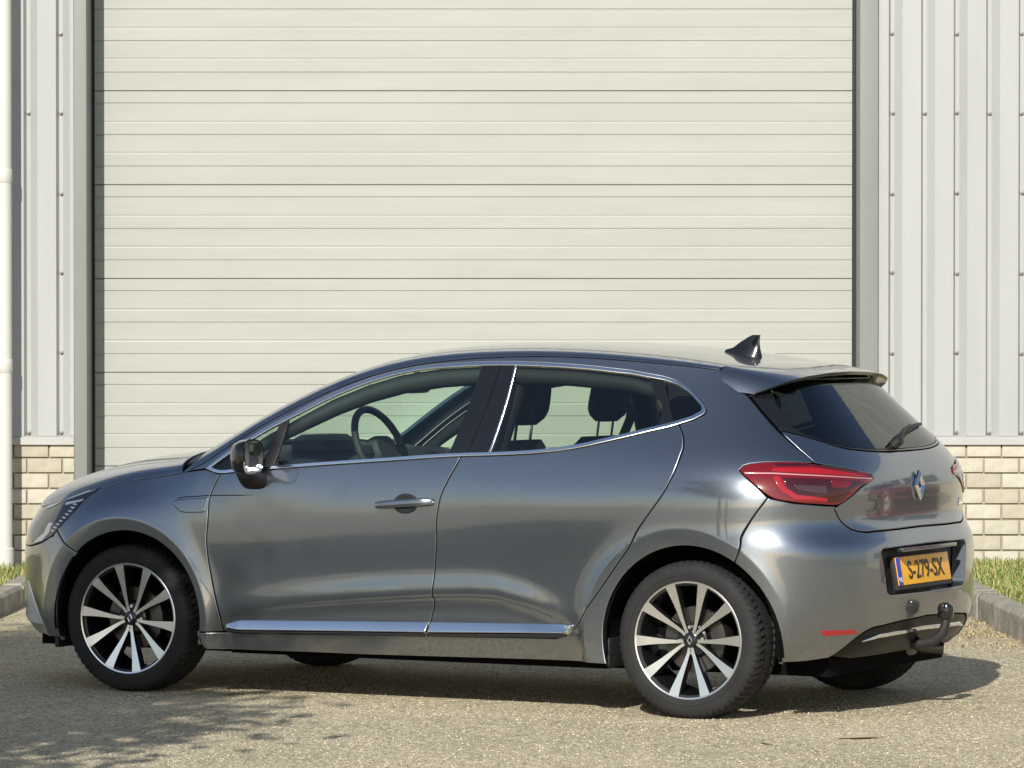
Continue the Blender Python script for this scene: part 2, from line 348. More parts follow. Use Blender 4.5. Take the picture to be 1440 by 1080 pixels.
M['screw'] = mat('dull_steel_screw', (.20, .195, .18), .5, .5)
M['kerb'] = mat('weathered_concrete_kerb', (.27, .25, .205), .92, bump=(45, .9, .008), vary=(7, 8, .5, (1, 1, 1)))
M['soil'] = mat('dry_soil', (.13, .10, .06), .95, bump=(30, .8, .02), vary=(6, 5, .3, (1, 1, 1)))
bricks = [mat('cream_brick', c, .88, bump=(55, .55, .004), vary=(14, 5, .13, (1, 1, 1))) for c in ((.43, .40, .315), (.40, .37, .285), (.47, .44, .36), (.385, .355, .28), (.45, .42, .34))]
wh = empty('warehouse', (0, WY, 0)); tag(wh, 'warehouse front of white ribbed cladding over cream brick round a sectional door', 'building')
XL0, XL1, XR0, XR1 = -2.455, -2.528, 1.992, 2.113      # door opening and outer edges of its frame
DEP, TOPZ, HT = .31, 4.35, 6.2
# sectional door
door = empty('sectional_door', (0, DEP, 0)); door.parent = wh
SH = .5485; z0 = .125
prof_d = [.073, .18, .257, .361, .4415]; dep_d = [.0052, .0026, .0050, .0026, .0050]
def door_panel(zb, zt):
    pts = [(.016, zt-.0018), (.006, zt-.0018), (.0, zt-.007)]           # (depth, z) from the top joint downwards
    for d, g in zip(prof_d, dep_d):
        z = zt-d
        if z < zb+.02: continue
        pts += [(0, z+.0040), (.0008, z+.0034), (g, z+.0034), (g, z-.0030), (0, z-.0085)]
    pts += [(.0, zb+.0045), (.0015, zb+.0020), (.016, zb+.0020)]
    n = len(pts); mb = MB(); xs = (XL0+.016, XR0-.004)
    mb.add([(x, y, z) for x in xs for y, z in pts]+[(x, .05, z) for x in xs for z in (zt-.0018, zb+.0020)], [(i, i+1, n+i+1, n+i) for i in range(n-1)]+[(2*n, 2*n+1, 2*n+3, 2*n+2)])
    return mb.build('door_panel', M['cream'], door, smooth=False)
door_panel(.012, z0)
for k in range(8): door_panel(z0+k*SH, z0+(k+1)*SH)
mb = MB(); mb.box((XL0, .02, .0), (XR0, .03, TOPZ+.3)); mb.build('door_core', M['mortar'], door, smooth=False)
mb = MB(); mb.box((XL0, -.012, 0), (XL0+.016, .05, TOPZ)); mb.build('door_seal', M['seal'], door, smooth=False)
mb = MB(); mb.box((XR0-.002, -.012, 0), (XR0+.014, .05, TOPZ)); mb.build('door_seal', M['seal'], door, smooth=False)
mb = MB(); mb.box((XL0+.016, -.01, .0), (XR0-.004, .03, .011)); mb.build('door_seal', M['seal'], door, smooth=False)
# steel frame
for nm, a, b in (('door_jamb', XL1, XL0), ('door_jamb', XR0+.016, XR1)):
    mb = MB(); mb.box((a, -.030, 0), (b, DEP-.002, TOPZ)); mb.build(nm, M['frame'], wh, bevel=.004)
mb = MB(); mb.box((XL1, -.028, TOPZ), (XR1, DEP+.1, TOPZ+.12)); mb.build('door_lintel', M['frame'], wh, bevel=.004)
# cladding: trapezoid sheet, narrow screw valleys between wide crowns
PIT = .1875
def cladding(x_first, n, zb, zt, x_a, x_b):
    xs = [(x_a, 0.)]; d = .040
    for k in range(n):
        x = x_first+k*PIT; xs += [(x, 0.), (x+.014, d), (x+.036, d), (x+.080, 0.)]
    xs = [p for p in xs if x_a <= p[0] <= x_b]+[(x_b, 0.)]
    m = len(xs); mb = MB(); mb.add([(x, y, z) for z in (zb, zt) for x, y in xs], [(i, i+1, m+i+1, m+i) for i in range(m-1)])
    o = mb.build('cladding_sheet', M['white_steel'], wh, smooth=False)
    for p in o.data.polygons: pass
    return o
ZC = .858
clr = cladding(2.175, 32, ZC, HT, XR1+.004, 8.2)
cll = cladding(-2.6335-PIT*29, 30, ZC, HT, -8.2, XL1-.004)
cladding(-2.45, 23, TOPZ+.122, HT, XL1-.003, XR1+.003)
def screw_mesh():
    mb = MB(); mb.lathe_y([(.0005, -.013), (.0075, -.0125), (.0085, -.004), (.0125, -.003), (.013, .001)], 8)
    o = mb.build('screw', M['screw']); return o
s0 = screw_mesh(); used = [False]
def screw(x, z, par, dy=0.):
    o = s0 if not used[0] else s0.copy()
    if used[0]: COL.objects.link(o)
    used[0] = True; o.parent = par; o.location = (x+.005+rng.uniform(-.003, .003), .0395+dy, z+rng.uniform(-.004, .004)); o.rotation_euler = (0, rng.uniform(0, 3), 0)
for i, zz in enumerate((.875, 1.337, 1.800, 2.261, 2.723, 3.182)):
    for k in range(7):
        if i in (4, 0) or k % 2 == 0: screw(2.175+.020+k*PIT, zz, clr)
    for k in range(3):
        if i in (4, 0) or k % 2 == 0: screw(-2.6335+.022-k*PIT, zz, cll)
# lap joints, flashings
for a, b in ((XR1+.003, 8.2), (-8.2, XL1-.003)):
    mb = MB(); mb.add([(a, .03, ZC+.004), (b, .03, ZC+.004), (a, -.006, ZC-.003), (b, -.006, ZC-.003), (a, -.020, ZC-.010), (b, -.020, ZC-.010), (a, -.020, ZC-.050), (b, -.020, ZC-.050), (a, .0, ZC-.050), (b, .0, ZC-.050)],
                      [(0, 2, 3, 1), (2, 4, 5, 3), (4, 6, 7, 5), (6, 8, 9, 7)]); mb.build('flashing', M['flashing'], wh, smooth=False)
# brick plinth: bricks 195 x 79 in running bond with recessed joints
BL_, BH, BJ = .1945, .079, .0105
def brick_mesh(l, name):
    mb = MB(); mb.box((0, 0, 0), (l, .10, BH)); o = mb.build(name, bricks[0], None, bevel=.0035); return o
pl = {}
for side, a, b in ((1, XR1+.003, 4.6), (-1, -6.2, XL1-.003)):
    base = empty('brick_plinth', (0, 0, 0)); base.parent = wh
    mb = MB(); mb.box((a, .016, -.05), (b, .20, ZC-.052)); mb.build('mortar', M['mortar'], base, smooth=False)
    ztop = ZC-.030; protos = {}
    for c in range(10):
        z = ztop-(c+1)*(BH+BJ)+.0
        if z < -.03: break
        shift = (.0 if c % 2 else (BL_+BJ)/2)
        x = (a if side > 0 else b)
        pos = 0 if side > 0 else 0
        first = (BL_ if c % 2 else BL_/2-BJ/2) if side > 0 else (BL_*.32 if c % 2 else BL_*.72)
        cur = x; k = 0
        while True:
            l = first if k == 0 else BL_
            x0_ = cur+.002 if side > 0 else cur-l-.002
            if (side > 0 and x0_+l > b) or (side < 0 and x0_ < a): break
            key = (round(l, 4))
            if key not in protos:
                ms = []
                o = brick_mesh(l, 'brick'); protos[key] = o; new = o
            else:
                new = protos[key].copy(); COL.objects.link(new)
            new.parent = base; new.location = (x0_+rng.uniform(-.0015, .0015), rng.uniform(-.0025, .0025), z+rng.uniform(-.0012, .0012))
            new.material_slots[0].link = 'OBJECT'; new.material_slots[0].material = bricks[int(rng.integers(0, 5))]
            cur = cur+l+BJ if side > 0 else cur-l-BJ; k += 1
    pl[side] = base
# the long plain run of the same front beyond, and the body of the building
mb = MB(); mb.box((4.6, .004, -.05), (46, .20, ZC-.052)); mb.box((-40, .004, -.05), (-6.2, .20, ZC-.052)); mb.build('plain_plinth', bricks[1], wh, smooth=False)
mb = MB(); mb.box((8.2, .0, ZC), (46, .2, HT)); mb.box((-40, .0, ZC), (-8.2, .2, HT)); mb.build('plain_cladding', M['white_steel'], wh, smooth=False)
mb = MB(); mb.box((-40, .36, 0), (46, 24, HT-.05)); mb.build('building_core', M['mortar'], wh, smooth=False)
M['window_dark'] = mat('dark_office_glass', (.02, .03, .032), .06, 0, .5)
for k in range(9):
    mb = MB(); x = 10.5+k*2.1; mb.box((x, -.03, 1.25), (x+1.75, .0, 2.55)); f = mb.build('window', M['frame'], wh, bevel=.004)
    for q in range(3):
        mb = MB(); mb.box((x+.06+q*.56, -.036, 1.31), (x+.06+q*.56+.51, -.028, 2.49)); mb.build('pane', M['window_dark'], f, smooth=False)
# ---------------------------------------------------------------- drain pipe
dp = empty('drain_pipe', (-2.914, WY-.165, 0)); tag(dp, 'round white plastic drain pipe with sleeves beside the left cladding', 'pipe')
for a, b in ((.10, 1.293), (1.301, 2.384), (2.392, 4.6)):
    mb = MB(); mb.tube([(0, 0, a), (0, 0, b)], .0435, 32, cap=False); mb.build('pipe_length', M['pipe'], dp)
for z in (1.30, 2.39):
    mb = MB(); mb.tube([(0, 0, z-.075), (0, 0, z-.070), (0, 0, z+.0), (0, 0, z+.006)], [.0440, .0470, .0470, .0440], 32, cap=False); mb.build('pipe_sleeve', M['pipe'], dp)
mb = MB(); mb.tube([(0, 0, .0), (0, 0, .215), (0, 0, .222)], [.052, .052, .045], 32, cap=False); mb.build('pipe_shoe', M['pipe'], dp)
for z in (.95, 2.9): mb = MB(); mb.tube([(0, .0, z), (0, .165, z)], .010, 10); mb.build('wall_bracket', M['screw'], dp)
# ---------------------------------------------------------------- kerbs and planted strips
def kerb_run(pts, w, h, name, label, side):
    """kerb stones end to end along a line; the planted side lies to the given side"""
    k = empty('kerb', (0, 0, 0)); tag(k, label, 'kerb')
    pts = [Vector((*p, 0)) for p in pts]
    for a, b in zip(pts, pts[1:]):
        L_ = (b-a).length; n = max(1, round(L_/.9)); d = (b-a)/L_; nrm = Vector((d.y, -d.x, 0))*side
        for i in range(n):
            p = a+d*(L_*i/n+.004); q = a+d*(L_*(i+1)/n-.004); j = rng.uniform(-.004, .004); hz = h+rng.uniform(-.006, .004)
            mb = MB(); vs = []
            for r in (p, q):
                o = nrm*j; vs += [r+o+Vector((0, 0, -.05)), r+o+Vector((0, 0, hz-.02)), r+o+nrm*.018+Vector((0, 0, hz)), r+o+nrm*w+Vector((0, 0, hz)), r+o+nrm*w+Vector((0, 0, -.05))]
            mb.add(vs, [(0, 1, 6, 5), (1, 2, 7, 6), (2, 3, 8, 7), (3, 4, 9, 8), (0, 4, 3, 2, 1), (5, 6, 7, 8, 9)]); mb.build('kerb_stone', M['kerb'], k, bevel=.006)
    return k
kerb_run([(2.30, WY-.03), (2.37, 22.37), (2.425, 20.78), (2.60, 20.46), (3.0, 20.32), (4.3, 20.32), (4.58, 20.6), (4.62, WY-.03)], .11, .145, 'kerb', 'weathered concrete kerb edging the grass strip right of the door', -1)
kerb_run([(-2.60, WY-.03), (-2.615, 23.5), (-2.64, 22.6), (-2.75, 20.8), (-3.3, 19.2), (-5, 18.6), (-9, 18.5)], .11, .118, 'kerb', 'low weathered concrete kerb below the drain pipe', 1)
for nm, pts, z in (('soil_bed', [(2.36, WY+.05), (2.44, 22.37), (2.50, 20.80), (2.66, 20.52), (3.0, 20.38), (4.28, 20.38), (4.52, 20.63), (4.56, WY+.05)], .112), ('soil_bed', [(-2.66, WY+.05), (-2.68, 23.5), (-2.71, 22.6), (-2.82, 20.85), (-3.34, 19.28), (-5, 18.68), (-9, 18.6), (-9, WY+.05)], .092)):
    me = bpy.data.meshes.new(nm); me.from_pydata([(x, y, z) for x, y in pts], [], [tuple(range(len(pts)))]); tag(link(nm, me, None, [M['soil']]), kind='structure')
# grass
def leaf_mat(name, c1, c2):
    m = mat(name, c1, .6); nt = m.node_tree; b = nt.nodes['Principled BSDF']
    oi = nt.nodes.new('ShaderNodeNewGeometry'); r = nt.nodes.new('ShaderNodeValToRGB'); r.color_ramp.elements[0].color = (*c1, 1); r.color_ramp.elements[1].color = (*c2, 1)
    nt.links.new(oi.outputs['Random Per Island'], r.inputs[0]); nt.links.new(r.outputs[0], b.inputs['Base Color'])
    b.inputs['Transmission Weight'].default_value = 0; b.inputs['Subsurface Weight'].default_value = 0; return m
M['grass'] = g_ = leaf_mat('fresh_grass', (.10, .155, .03), (.34, .38, .12))
rp = [n for n in g_.node_tree.nodes if n.type == 'VALTORGB'][0].color_ramp
rp.elements[1].position = .72
q = rp.elements.new(.80); q.color = (.42, .34, .14, 1); q = rp.elements.new(1.0); q.color = (.34, .25, .10, 1)
M['straw'] = leaf_mat('dry_straw', (.30, .22, .09), (.52, .43, .24))
def blades(name, spots, h, material, label, cat_, lean=.5, w=.004):
    n = len(spots); hh = h*rng.uniform(.5, 1.25, n); az = rng.uniform(0, 2*math.pi, n); le = rng.uniform(.1, lean, n)*hh
    wx, wy = np.cos(az+1.57)*w, np.sin(az+1.57)*w; dx, dy = np.cos(az)*le, np.sin(az)*le; x, y, z = spots.T
    V = np.stack([np.stack([x-wx, y-wy, z], 1), np.stack([x+wx, y+wy, z], 1), np.stack([x+dx*.4+wx*.8, y+dy*.4+wy*.8, z+hh*.6], 1), np.stack([x+dx*.4-wx*.8, y+dy*.4-wy*.8, z+hh*.6], 1), np.stack([x+dx, y+dy, z+hh*.95], 1)], 1).reshape(-1, 3)
    b = np.arange(n)*5; F = np.concatenate([np.stack([b, b+1, b+2, b+3], 1)]).tolist()+np.stack([b+3, b+2, b+4], 1).tolist()
    me = bpy.data.meshes.new(name); me.from_pydata(V.tolist(), [], F); return tag(link(name, me, None, [material]), label, cat_, kind='stuff')
def scatter(n, x0, x1, y0, y1, z, ok): 
    p = np.stack([rng.uniform(x0, x1, n), rng.uniform(y0, y1, n), np.full(n, z)], 1); return p[ok(p)]
edge_r = lambda y: np.interp(y, [20.38, 20.46, 20.8, 22.37, WY], [3.2, 2.75, 2.55, 2.49, 2.43])
edge_l = lambda y: np.interp(y, [18.6, 19.2, 20.8, 22.6, 23.5, WY], [-5, -3.42, -2.88, -2.77, -2.74, -2.72])
clump = lambda p, s: np.sin(p[:, 0]*s+1.3*np.sin(p[:, 1]*s*.7))+np.sin(p[:, 1]*s*1.1+.8)
g1 = scatter(34000, 2.4, 4.48, 20.42, WY, .108, lambda p: (p[:, 0] > edge_r(p[:, 1])) & (clump(p, 5) > rng.uniform(-2.0, 1.1, len(p))))
blades('grass', g1, .055, M['grass'], 'short green grass on the strip between kerb and brick plinth right of the door', 'grass', .9)
g2 = scatter(46000, -7.5, -2.66, 19.3, WY, .088, lambda p: (p[:, 0] < edge_l(p[:, 1])) & (clump(p, 6) > rng.uniform(-1.6, 1.2, len(p))))
blades('grass', g2, .06, M['grass'], 'patchy green grass on the strip at the foot of the drain pipe', 'grass', .9)
st = scatter(26000, 1.1, 2.45, 17.5, 24.8, .003, lambda p: (rng.uniform(0, 1, len(p)) < np.clip(1-(edge_r(p[:, 1])-.1-p[:, 0])/1.0, 0, 1)**2.2) & (clump(p, 7) > rng.uniform(-2, 1.5, len(p))))
blades('dry_straw', st, .016, M['straw'], 'scattered dry straw and moss on the ground along the right kerb', 'straw', 4., .003)
# loose grit lying on the paving
M['grit'] = leaf_mat('loose_grit', (.22, .185, .12), (.66, .58, .41))
ng = 90000; gy = 14.6+rng.uniform(0, 1, ng)**1.25*9.5; gx = rng.uniform(-1, 1, ng)*(.122*gy+.15); gs = rng.uniform(.0014, .0036, ng)*rng.uniform(.6, 1.3, ng); ga = rng.uniform(0, 6.28, ng)
ok = (gx < np.interp(gy, [20.5, 25], [2.40, 2.29])) & (gx > -2.62); gy, gx, gs, ga = gy[ok], gx[ok], gs[ok], ga[ok]; ng = len(gx)
V = np.stack([np.stack([gx+gs*np.cos(ga+k*1.57)*rng.uniform(.7, 1.4, ng), gy+gs*np.sin(ga+k*1.57)*rng.uniform(.7, 1.4, ng), np.full(ng, .0005)], 1) for k in range(4)]+[np.stack([gx+gs*.4*np.cos(ga+k*1.57), gy+gs*.4*np.sin(ga+k*1.57), gs*rng.uniform(.5, 1.1, ng)], 1) for k in range(4)], 1).reshape(-1, 3)
b = np.arange(ng)*8; F = np.concatenate([np.stack([b+k, b+(k+1) % 4, b+4+(k+1) % 4, b+4+k], 1) for k in range(4)]+[np.stack([b+4, b+5, b+6, b+7], 1)])
me = bpy.data.meshes.new('loose_grit'); me.from_pydata(V.tolist(), [], F.tolist()); tag(link('loose_grit', me, None, [M['grit']]), 'fine loose grit scattered over the tan paving', 'grit', kind='stuff')
# a few stray leaves
M['leaf'] = leaf_mat('fallen_leaf', (.35, .27, .16), (.55, .47, .34))
for (x, y, s, a, cur), lb in zip(((-1.14, 18.02, .035, .4, .3), (1.28, 16.15, .06, .2, .2), (-1.48, 17.9, .03, 1.2, .2), (.92, 15.95, .03, 2.0, .3)), ('pale dry leaf lying under the sill behind the front wheel', 'long pale dry leaf at the edge of the shadow behind the rear wheel', 'small pale dry leaf close behind the front tyre', 'small pale dry leaf beside the rear tyre')):
    mb = MB(); pts = [(-1, 0, 0), (-.4, .38, .25), (.3, .34, .35), (1, 0, .15), (.3, -.34, .30), (-.4, -.38, .2)]
    vs = [((px*math.cos(a)-py*math.sin(a))*s*1.6, (px*math.sin(a)+py*math.cos(a))*s*1.6, .003+pz*s*cur*1.5) for px, py, pz in pts]
    mb.add(vs+[(0, 0, .003)], [(i, (i+1) % 6, 6) for i in range(6)]); o = mb.build('fallen_leaf', M['leaf']); o.location = (x, y, 0); tag(o, lb, 'leaf')
# ---------------------------------------------------------------- tree standing to the left of the photographer: its shade lies on the ground at the car's nose
M['bark'] = mat('grey_bark', (.10, .085, .065), .9, bump=(18, .8, .02), vary=(9, 5, .3, (1, 1, .3)))
M['leaves'] = leaf_mat('tree_leaves', (.035, .065, .012), (.09, .14, .03))
def make_tree(loc, h, rad, nleaf, label):
    t = empty('broadleaf_tree', loc); tag(t, label, 'tree')
    mb = MB(); mb.tube([(0, 0, -.05), (.03, .02, .5), (.02, .05, h*.45), (.1, .0, h*.7), (.05, .05, h*.95)], [.17, .13, .10, .06, .02], 12); tips = []
    for k in range(14):
        a = 2.4*k; z = h*(.36+.5*k/14); l = rad*(1.05-.5*k/14)*random.uniform(.8, 1.05); e = (math.cos(a)*l, math.sin(a)*l, z+l*.45)
        mb.tube([(.03, .03, z), (e[0]*.45, e[1]*.45, z+l*.16), e], [.045, .03, .008], 8); tips += [e, (e[0]*.6, e[1]*.6, z+l*.25)]
    mb.build('trunk', M['bark'], t)
    tips = np.array(tips); c = tips[rng.integers(0, len(tips), nleaf)]+rng.normal(0, rad*.19, (nleaf, 3)); s = rng.uniform(.035, .06, nleaf)
    a, b = rng.normal(size=(nleaf, 3)), rng.normal(size=(nleaf, 3)); a /= np.linalg.norm(a, axis=1, keepdims=True); b = np.cross(a, b); b /= np.linalg.norm(b, axis=1, keepdims=True)
    s = s[:, None]; V = np.stack([c-a*s*1.4, c+b*s*.7, c+a*s*1.4, c-b*s*.7], 1).reshape(-1, 3); me = bpy.data.meshes.new('crown'); i = np.arange(nleaf)*4
    me.from_pydata(V.tolist(), [], np.stack([i, i+1, i+2, i+3], 1).tolist()); link('crown', me, t, [M['leaves']])
make_tree((-5.45, 8.6, 0), 6.8, 2.1, 24000, 'young broadleaf tree standing nearest the parking space left of the photographer')
make_tree((-4.25, 11.2, 0), 6.6, 1.75, 22000, 'second young broadleaf tree standing closer to the car than the first one')
# ---------------------------------------------------------------- panel builder
def PF(s, z):
    """the skin of both halves: past the tail or nose centre line it runs on along the right half"""
    s = np.asarray(s, float); a = np.where(s > LS+LR, 2*(LS+LR)-s, s); a = np.where(a < -LF, -2*LF-a, a)
    p = P(a, z); sg = np.where((s > LS+LR) | (s < -LF), -1., 1.); p[..., 1] *= sg; return p
def TF(s, t):
    t = np.asarray(t, float); p = T(s, np.where(t > 1, 2-t, t)); p[..., 1] *= np.where(t > 1, -1., 1.); return p
def s_at(x, z):
    lo, hi = np.full(np.shape(x), -LF), np.full(np.shape(x), LS+LR)
    for _ in range(40):
        m = (lo+hi)/2; c = P(m, z)[..., 0] < x; lo = np.where(c, m, lo); hi = np.where(c, hi, m)
    return (lo+hi)/2
def curve(pts, n=None, d=.012):
    """smooth curve through the points"""
    p = np.array(pts, float); l = np.concatenate([[0], np.cumsum(np.hypot(*np.diff(p, axis=0).T))])
    n = n or max(3, int(l[-1]/d)+1); q = np.linspace(0, l[-1], n)
    # monotone-ish cubic: catmull-rom tangents
    m = np.gradient(p, l, axis=0); i = np.clip(np.searchsorted(l, q)-1, 0, len(l)-2); h = (l[i+1]-l[i])[:, None]; t = ((q-l[i])/h[:, 0])[:, None]
    return (2*t**3-3*t**2+1)*p[i]+(t**3-2*t**2+t)*h*m[i]+(-2*t**3+3*t**2)*p[i+1]+(t**3-t**2)*h*m[i+1]
def resample(p, d=.014):
    out = []
    for a, b in zip(p, np.roll(p, -1, axis=0)):
        k = max(1, int(math.ceil(np.hypot(*(b-a))/d)))
        out += [a+(b-a)*i/k for i in range(k)]
    out = np.array(out); keep = np.hypot(*(out-np.roll(out, 1, axis=0)).T) > 1e-4; return out[keep]
def area(p): x, y = p.T; return .5*np.sum(x*np.roll(y, -1)-y*np.roll(x, -1))
def offset(p, d):
    """move a CCW loop inwards by d"""
    e = np.roll(p, -1, axis=0)-p; n = np.stack([-e[:, 1], e[:, 0]], 1); n /= np.maximum(np.linalg.norm(n, axis=1, keepdims=True), 1e-9)
    m = n+np.roll(n, 1, axis=0); l = np.maximum((m*m).sum(1, keepdims=True), .6); return p+d*2*m/l
def inside(q, p):
    x, y = q[:, 0][:, None], q[:, 1][:, None]; a, b = p, np.roll(p, -1, axis=0)
    c = (a[:, 1] > y) != (b[:, 1] > y)
    xi = (b[:, 0]-a[:, 0])*(y-a[:, 1])/np.where(np.abs(b[:, 1]-a[:, 1]) < 1e-12, 1e-12, b[:, 1]-a[:, 1])+a[:, 0]
    return (c & (x < xi)).sum(1) % 2 == 1
def clip_half(p, a, b):
    """keep the part of a loop left of the line a->b"""
    a, b = np.array(a, float), np.array(b, float); d = b-a; out = []
    sd = lambda q: d[0]*(q[1]-a[1])-d[1]*(q[0]-a[0])
    for q, r in zip(p, np.roll(p, -1, axis=0)):
        s0, s1 = sd(q), sd(r)
        if s0 >= 0: out.append(q)
        if (s0 >= 0) != (s1 >= 0): out.append(q+(r-q)*s0/(s0-s1))
    return np.array(out)
def panel(name, loop, material, parent, f=None, holes=(), grid=.026, inset=.0022, roll=.003, skirt=.016, off=0., mirror=False, drop=.0015, extra=None, soft=False):
    f = f or PF
    loops = [np.array(loop, float)]+[np.array(h, float) for h in holes]; A, B = [], []
    for k, p in enumerate(loops):
        if area(p) < 0: p = p[::-1]
        p = resample(p); d = 1 if k == 0 else -1
        B.append(offset(p, d*inset)); A.append(offset(p, d*(inset+roll)))
    lo, hi = A[0].min(0), A[0].max(0)
    g = np.stack(np.meshgrid(np.arange(lo[0], hi[0], grid), np.arange(lo[1], hi[1], grid), indexing='ij'), -1).reshape(-1, 2)
    if extra is not None:                           # denser rows of points along creases
        g = g[np.sqrt(((g[:, None]-extra[None])**2).sum(2)).min(1) > .012]; g = np.concatenate([g, extra])
    ok = inside(g, A[0])
    for h in A[1:]: ok &= ~inside(g, h)
    g = g[ok]
    for a in A:
        if len(g): g = g[np.sqrt(((g[:, None]-a[None])**2).sum(2)).min(1) > min(.012, grid*.5)]
    pts = np.concatenate(A+[g]); edges = []; b0 = 0
    for a in A:
        edges += [(b0+i, b0+(i+1) % len(a)) for i in range(len(a))]; b0 += len(a)
    vo, _, fo, ov, _, _ = delaunay_2d_cdt([Vector(p) for p in pts], edges, [], 0, 1e-7)
    vo = np.array([tuple(v) for v in vo]); tri = [t for t in fo if len(t) == 3]
    ce = vo[np.array(tri)].mean(1); ok = inside(ce, A[0])
    for h in A[1:]: ok &= ~inside(ce, h)
    tri = [list(t) for t, k in zip(tri, ok) if k]
    mp = {}
    for i, l in enumerate(ov):
        for j in l: mp[j] = i
    n = -normals(f, vo[:, 0], vo[:, 1]); xyz = f(vo[:, 0], vo[:, 1])+n*off
    V, N, Fc = [xyz], [n], tri; b0 = 0; nb = len(vo)
    for a, b in zip(A, B):
        m = len(a); nn = -normals(f, b[:, 0], b[:, 1]); q = f(b[:, 0], b[:, 1]); qa = f(a[:, 0], a[:, 1])
        sd = q-qa; sd /= np.maximum(np.linalg.norm(sd, axis=1, keepdims=True), 1e-9)
        n45 = nn+sd; n45 /= np.linalg.norm(n45, axis=1, keepdims=True)
        if soft: n45 = nn
        V += [q+nn*(off-drop), q+nn*(off-drop), q+nn*(off-skirt)]; N += [n45, sd, sd]
        hole = b is not B[0]
        for i in range(m):
            j = (i+1) % m; ai, aj = mp[b0+i], mp[b0+j]
            q1 = [ai, nb+i, nb+j, aj]; q2 = [nb+m+i, nb+2*m+i, nb+2*m+j, nb+m+j]
            Fc += [q1[::-1], q2[::-1]] if hole else [q1, q2]
        b0 += m; nb += 3*m
    V = np.concatenate(V); N = np.concatenate(N)
    if not mirror: V[:, 1] *= -1; N[:, 1] *= -1
    else: Fc = [t[::-1] for t in Fc]
    me = bpy.data.meshes.new(name); me.from_pydata(V.tolist(), [], Fc); me.update()
    me.polygons.foreach_set('use_smooth', [True]*len(me.polygons))
    me.normals_split_custom_set_from_vertices(N.tolist())
    o = link(name, me, parent, [material]); o.shadow_terminator_geometry_offset = .3; o.shadow_terminator_normal_offset = .01; return o

# ---------------------------------------------------------------- the car's lines in skin coordinates (s, z)
DLO_LOW = [(.383, .930), (.450, .913), (.556, .920), (.929, .950), (1.241, .972), (1.631, .998), (1.837, 1.006), (2.027, 1.018), (2.199, 1.038), (2.355, 1.065), (2.525, 1.096), (2.681, 1.127), (2.777, 1.153)]
DLO_END = [(2.823, 1.173), (2.838, 1.187), (2.842, 1.203), (2.836, 1.232), (2.819, 1.272), (2.790, 1.299), (2.748, 1.316)]
DLO_TOP = [(2.626, 1.340), (2.416, 1.357), (2.188, 1.367), (1.952, 1.370), (1.734, 1.364), (1.486, 1.347), (1.361, 1.329), (1.175, 1.288), (.992, 1.231), (.818, 1.163), (.651, 1.091), (.546, 1.037), (.448, .977), (.383, .930)]
GAP_F = [(.464, .911), (.444, .855), (.436, .812), (.470, .672), (.501, .522), (.528, .405), (.553, .308), (.560, .266)]
GAP_B = [(1.635, .998), (1.575, .912), (1.546, .843), (1.538, .765), (1.527, .602), (1.514, .461), (1.499, .360), (1.493, .282)]
GAP_R = [(2.710, 1.135), (2.702, 1.091), (2.682, 1.050), (2.650, 1.009), (2.603, .939), (2.547, .851), (2.487, .770), (2.405, .688), (2.272, .524), (2.200, .423), (2.151, .346), (2.103, .306)]
TAIL_UP = [(3.000, 1.325), (3.002, 1.300), (3.016, 1.258), (3.035, 1.183), (3.060, 1.109), (3.099, 1.044), (3.150, .985)]
LAMP = [(2.862, .963), (2.868, .973), (2.886, .982), (2.959, .994), (3.076, .994), (3.178, .978), (3.313, .956), (3.425, .934), (3.431, .926), (3.353, .897), (3.293, .859), (3.240, .832), (3.152, .834), (3.050, .844), (2.972, .861), (2.917, .902), (2.880, .939)]
BUMP_GAP = [(2.958, .862), (2.924, .807), (2.892, .757), (2.846, .703)]
HEAD_LOW = [(-.135, .842), (-.183, .786), (-.199, .747), (-.223, .688), (-.248, .640), (-.300, .612), (-.390, .588), (-.62, .60)]
BUMPF_GAP = [(-.236, .662), (-.216, .645), (-.162, .601), (-.116, .572)]
def ES_(a, b, n=40):
    s = np.linspace(a, b, n); return np.stack([s, E(s)], 1)
def arch(cx, r, a0, a1, n=60):
    """wheel opening as a loop piece; angles in degrees from the rear horizontal"""
    a = np.radians(np.linspace(a0, a1, n)); x = cx+r*np.cos(a); z = .308+r*np.sin(a); return np.stack([s_at(x, z), z], 1)
def cat(*l): return np.concatenate([np.array(q, float).reshape(-1, 2) for q in l])
AF, AR, RF, RR = .022, 2.604, .360, .364
dlo = cat(curve(DLO_LOW), curve(DLO_END), curve(DLO_TOP)[:-1])
low = curve(DLO_LOW); gf, gb, gr = curve(GAP_F), curve(GAP_B), curve(GAP_R)
ARCH_A0 = 56.5                                        # where the bumper joint meets the rear opening
def crease_rows():
    x = np.arange(.50, 2.12, .022); out = []
    for d in (.03, .012, .004, -.004, -.012, -.022, -.036):
        z = np.interp(x, CRX, CRZ)+d; out.append(np.stack([s_at(x, z), z], 1))
    for cx, cz, ri, ro in WHEELS:
        for d in (.05, .03, .015, .006, 0., -.006, -.015, -.03):
            a = np.radians(np.arange(-12, 192, 1.9)); xx = cx+(ro+d)*np.cos(a); zz = cz+(ro+d)*np.sin(a); out.append(np.stack([s_at(xx, zz), zz], 1))
    return np.concatenate(out)
EXTRA = crease_rows()
def cut_low(a, b): return low[(low[:, 0] > a) & (low[:, 0] < b)]

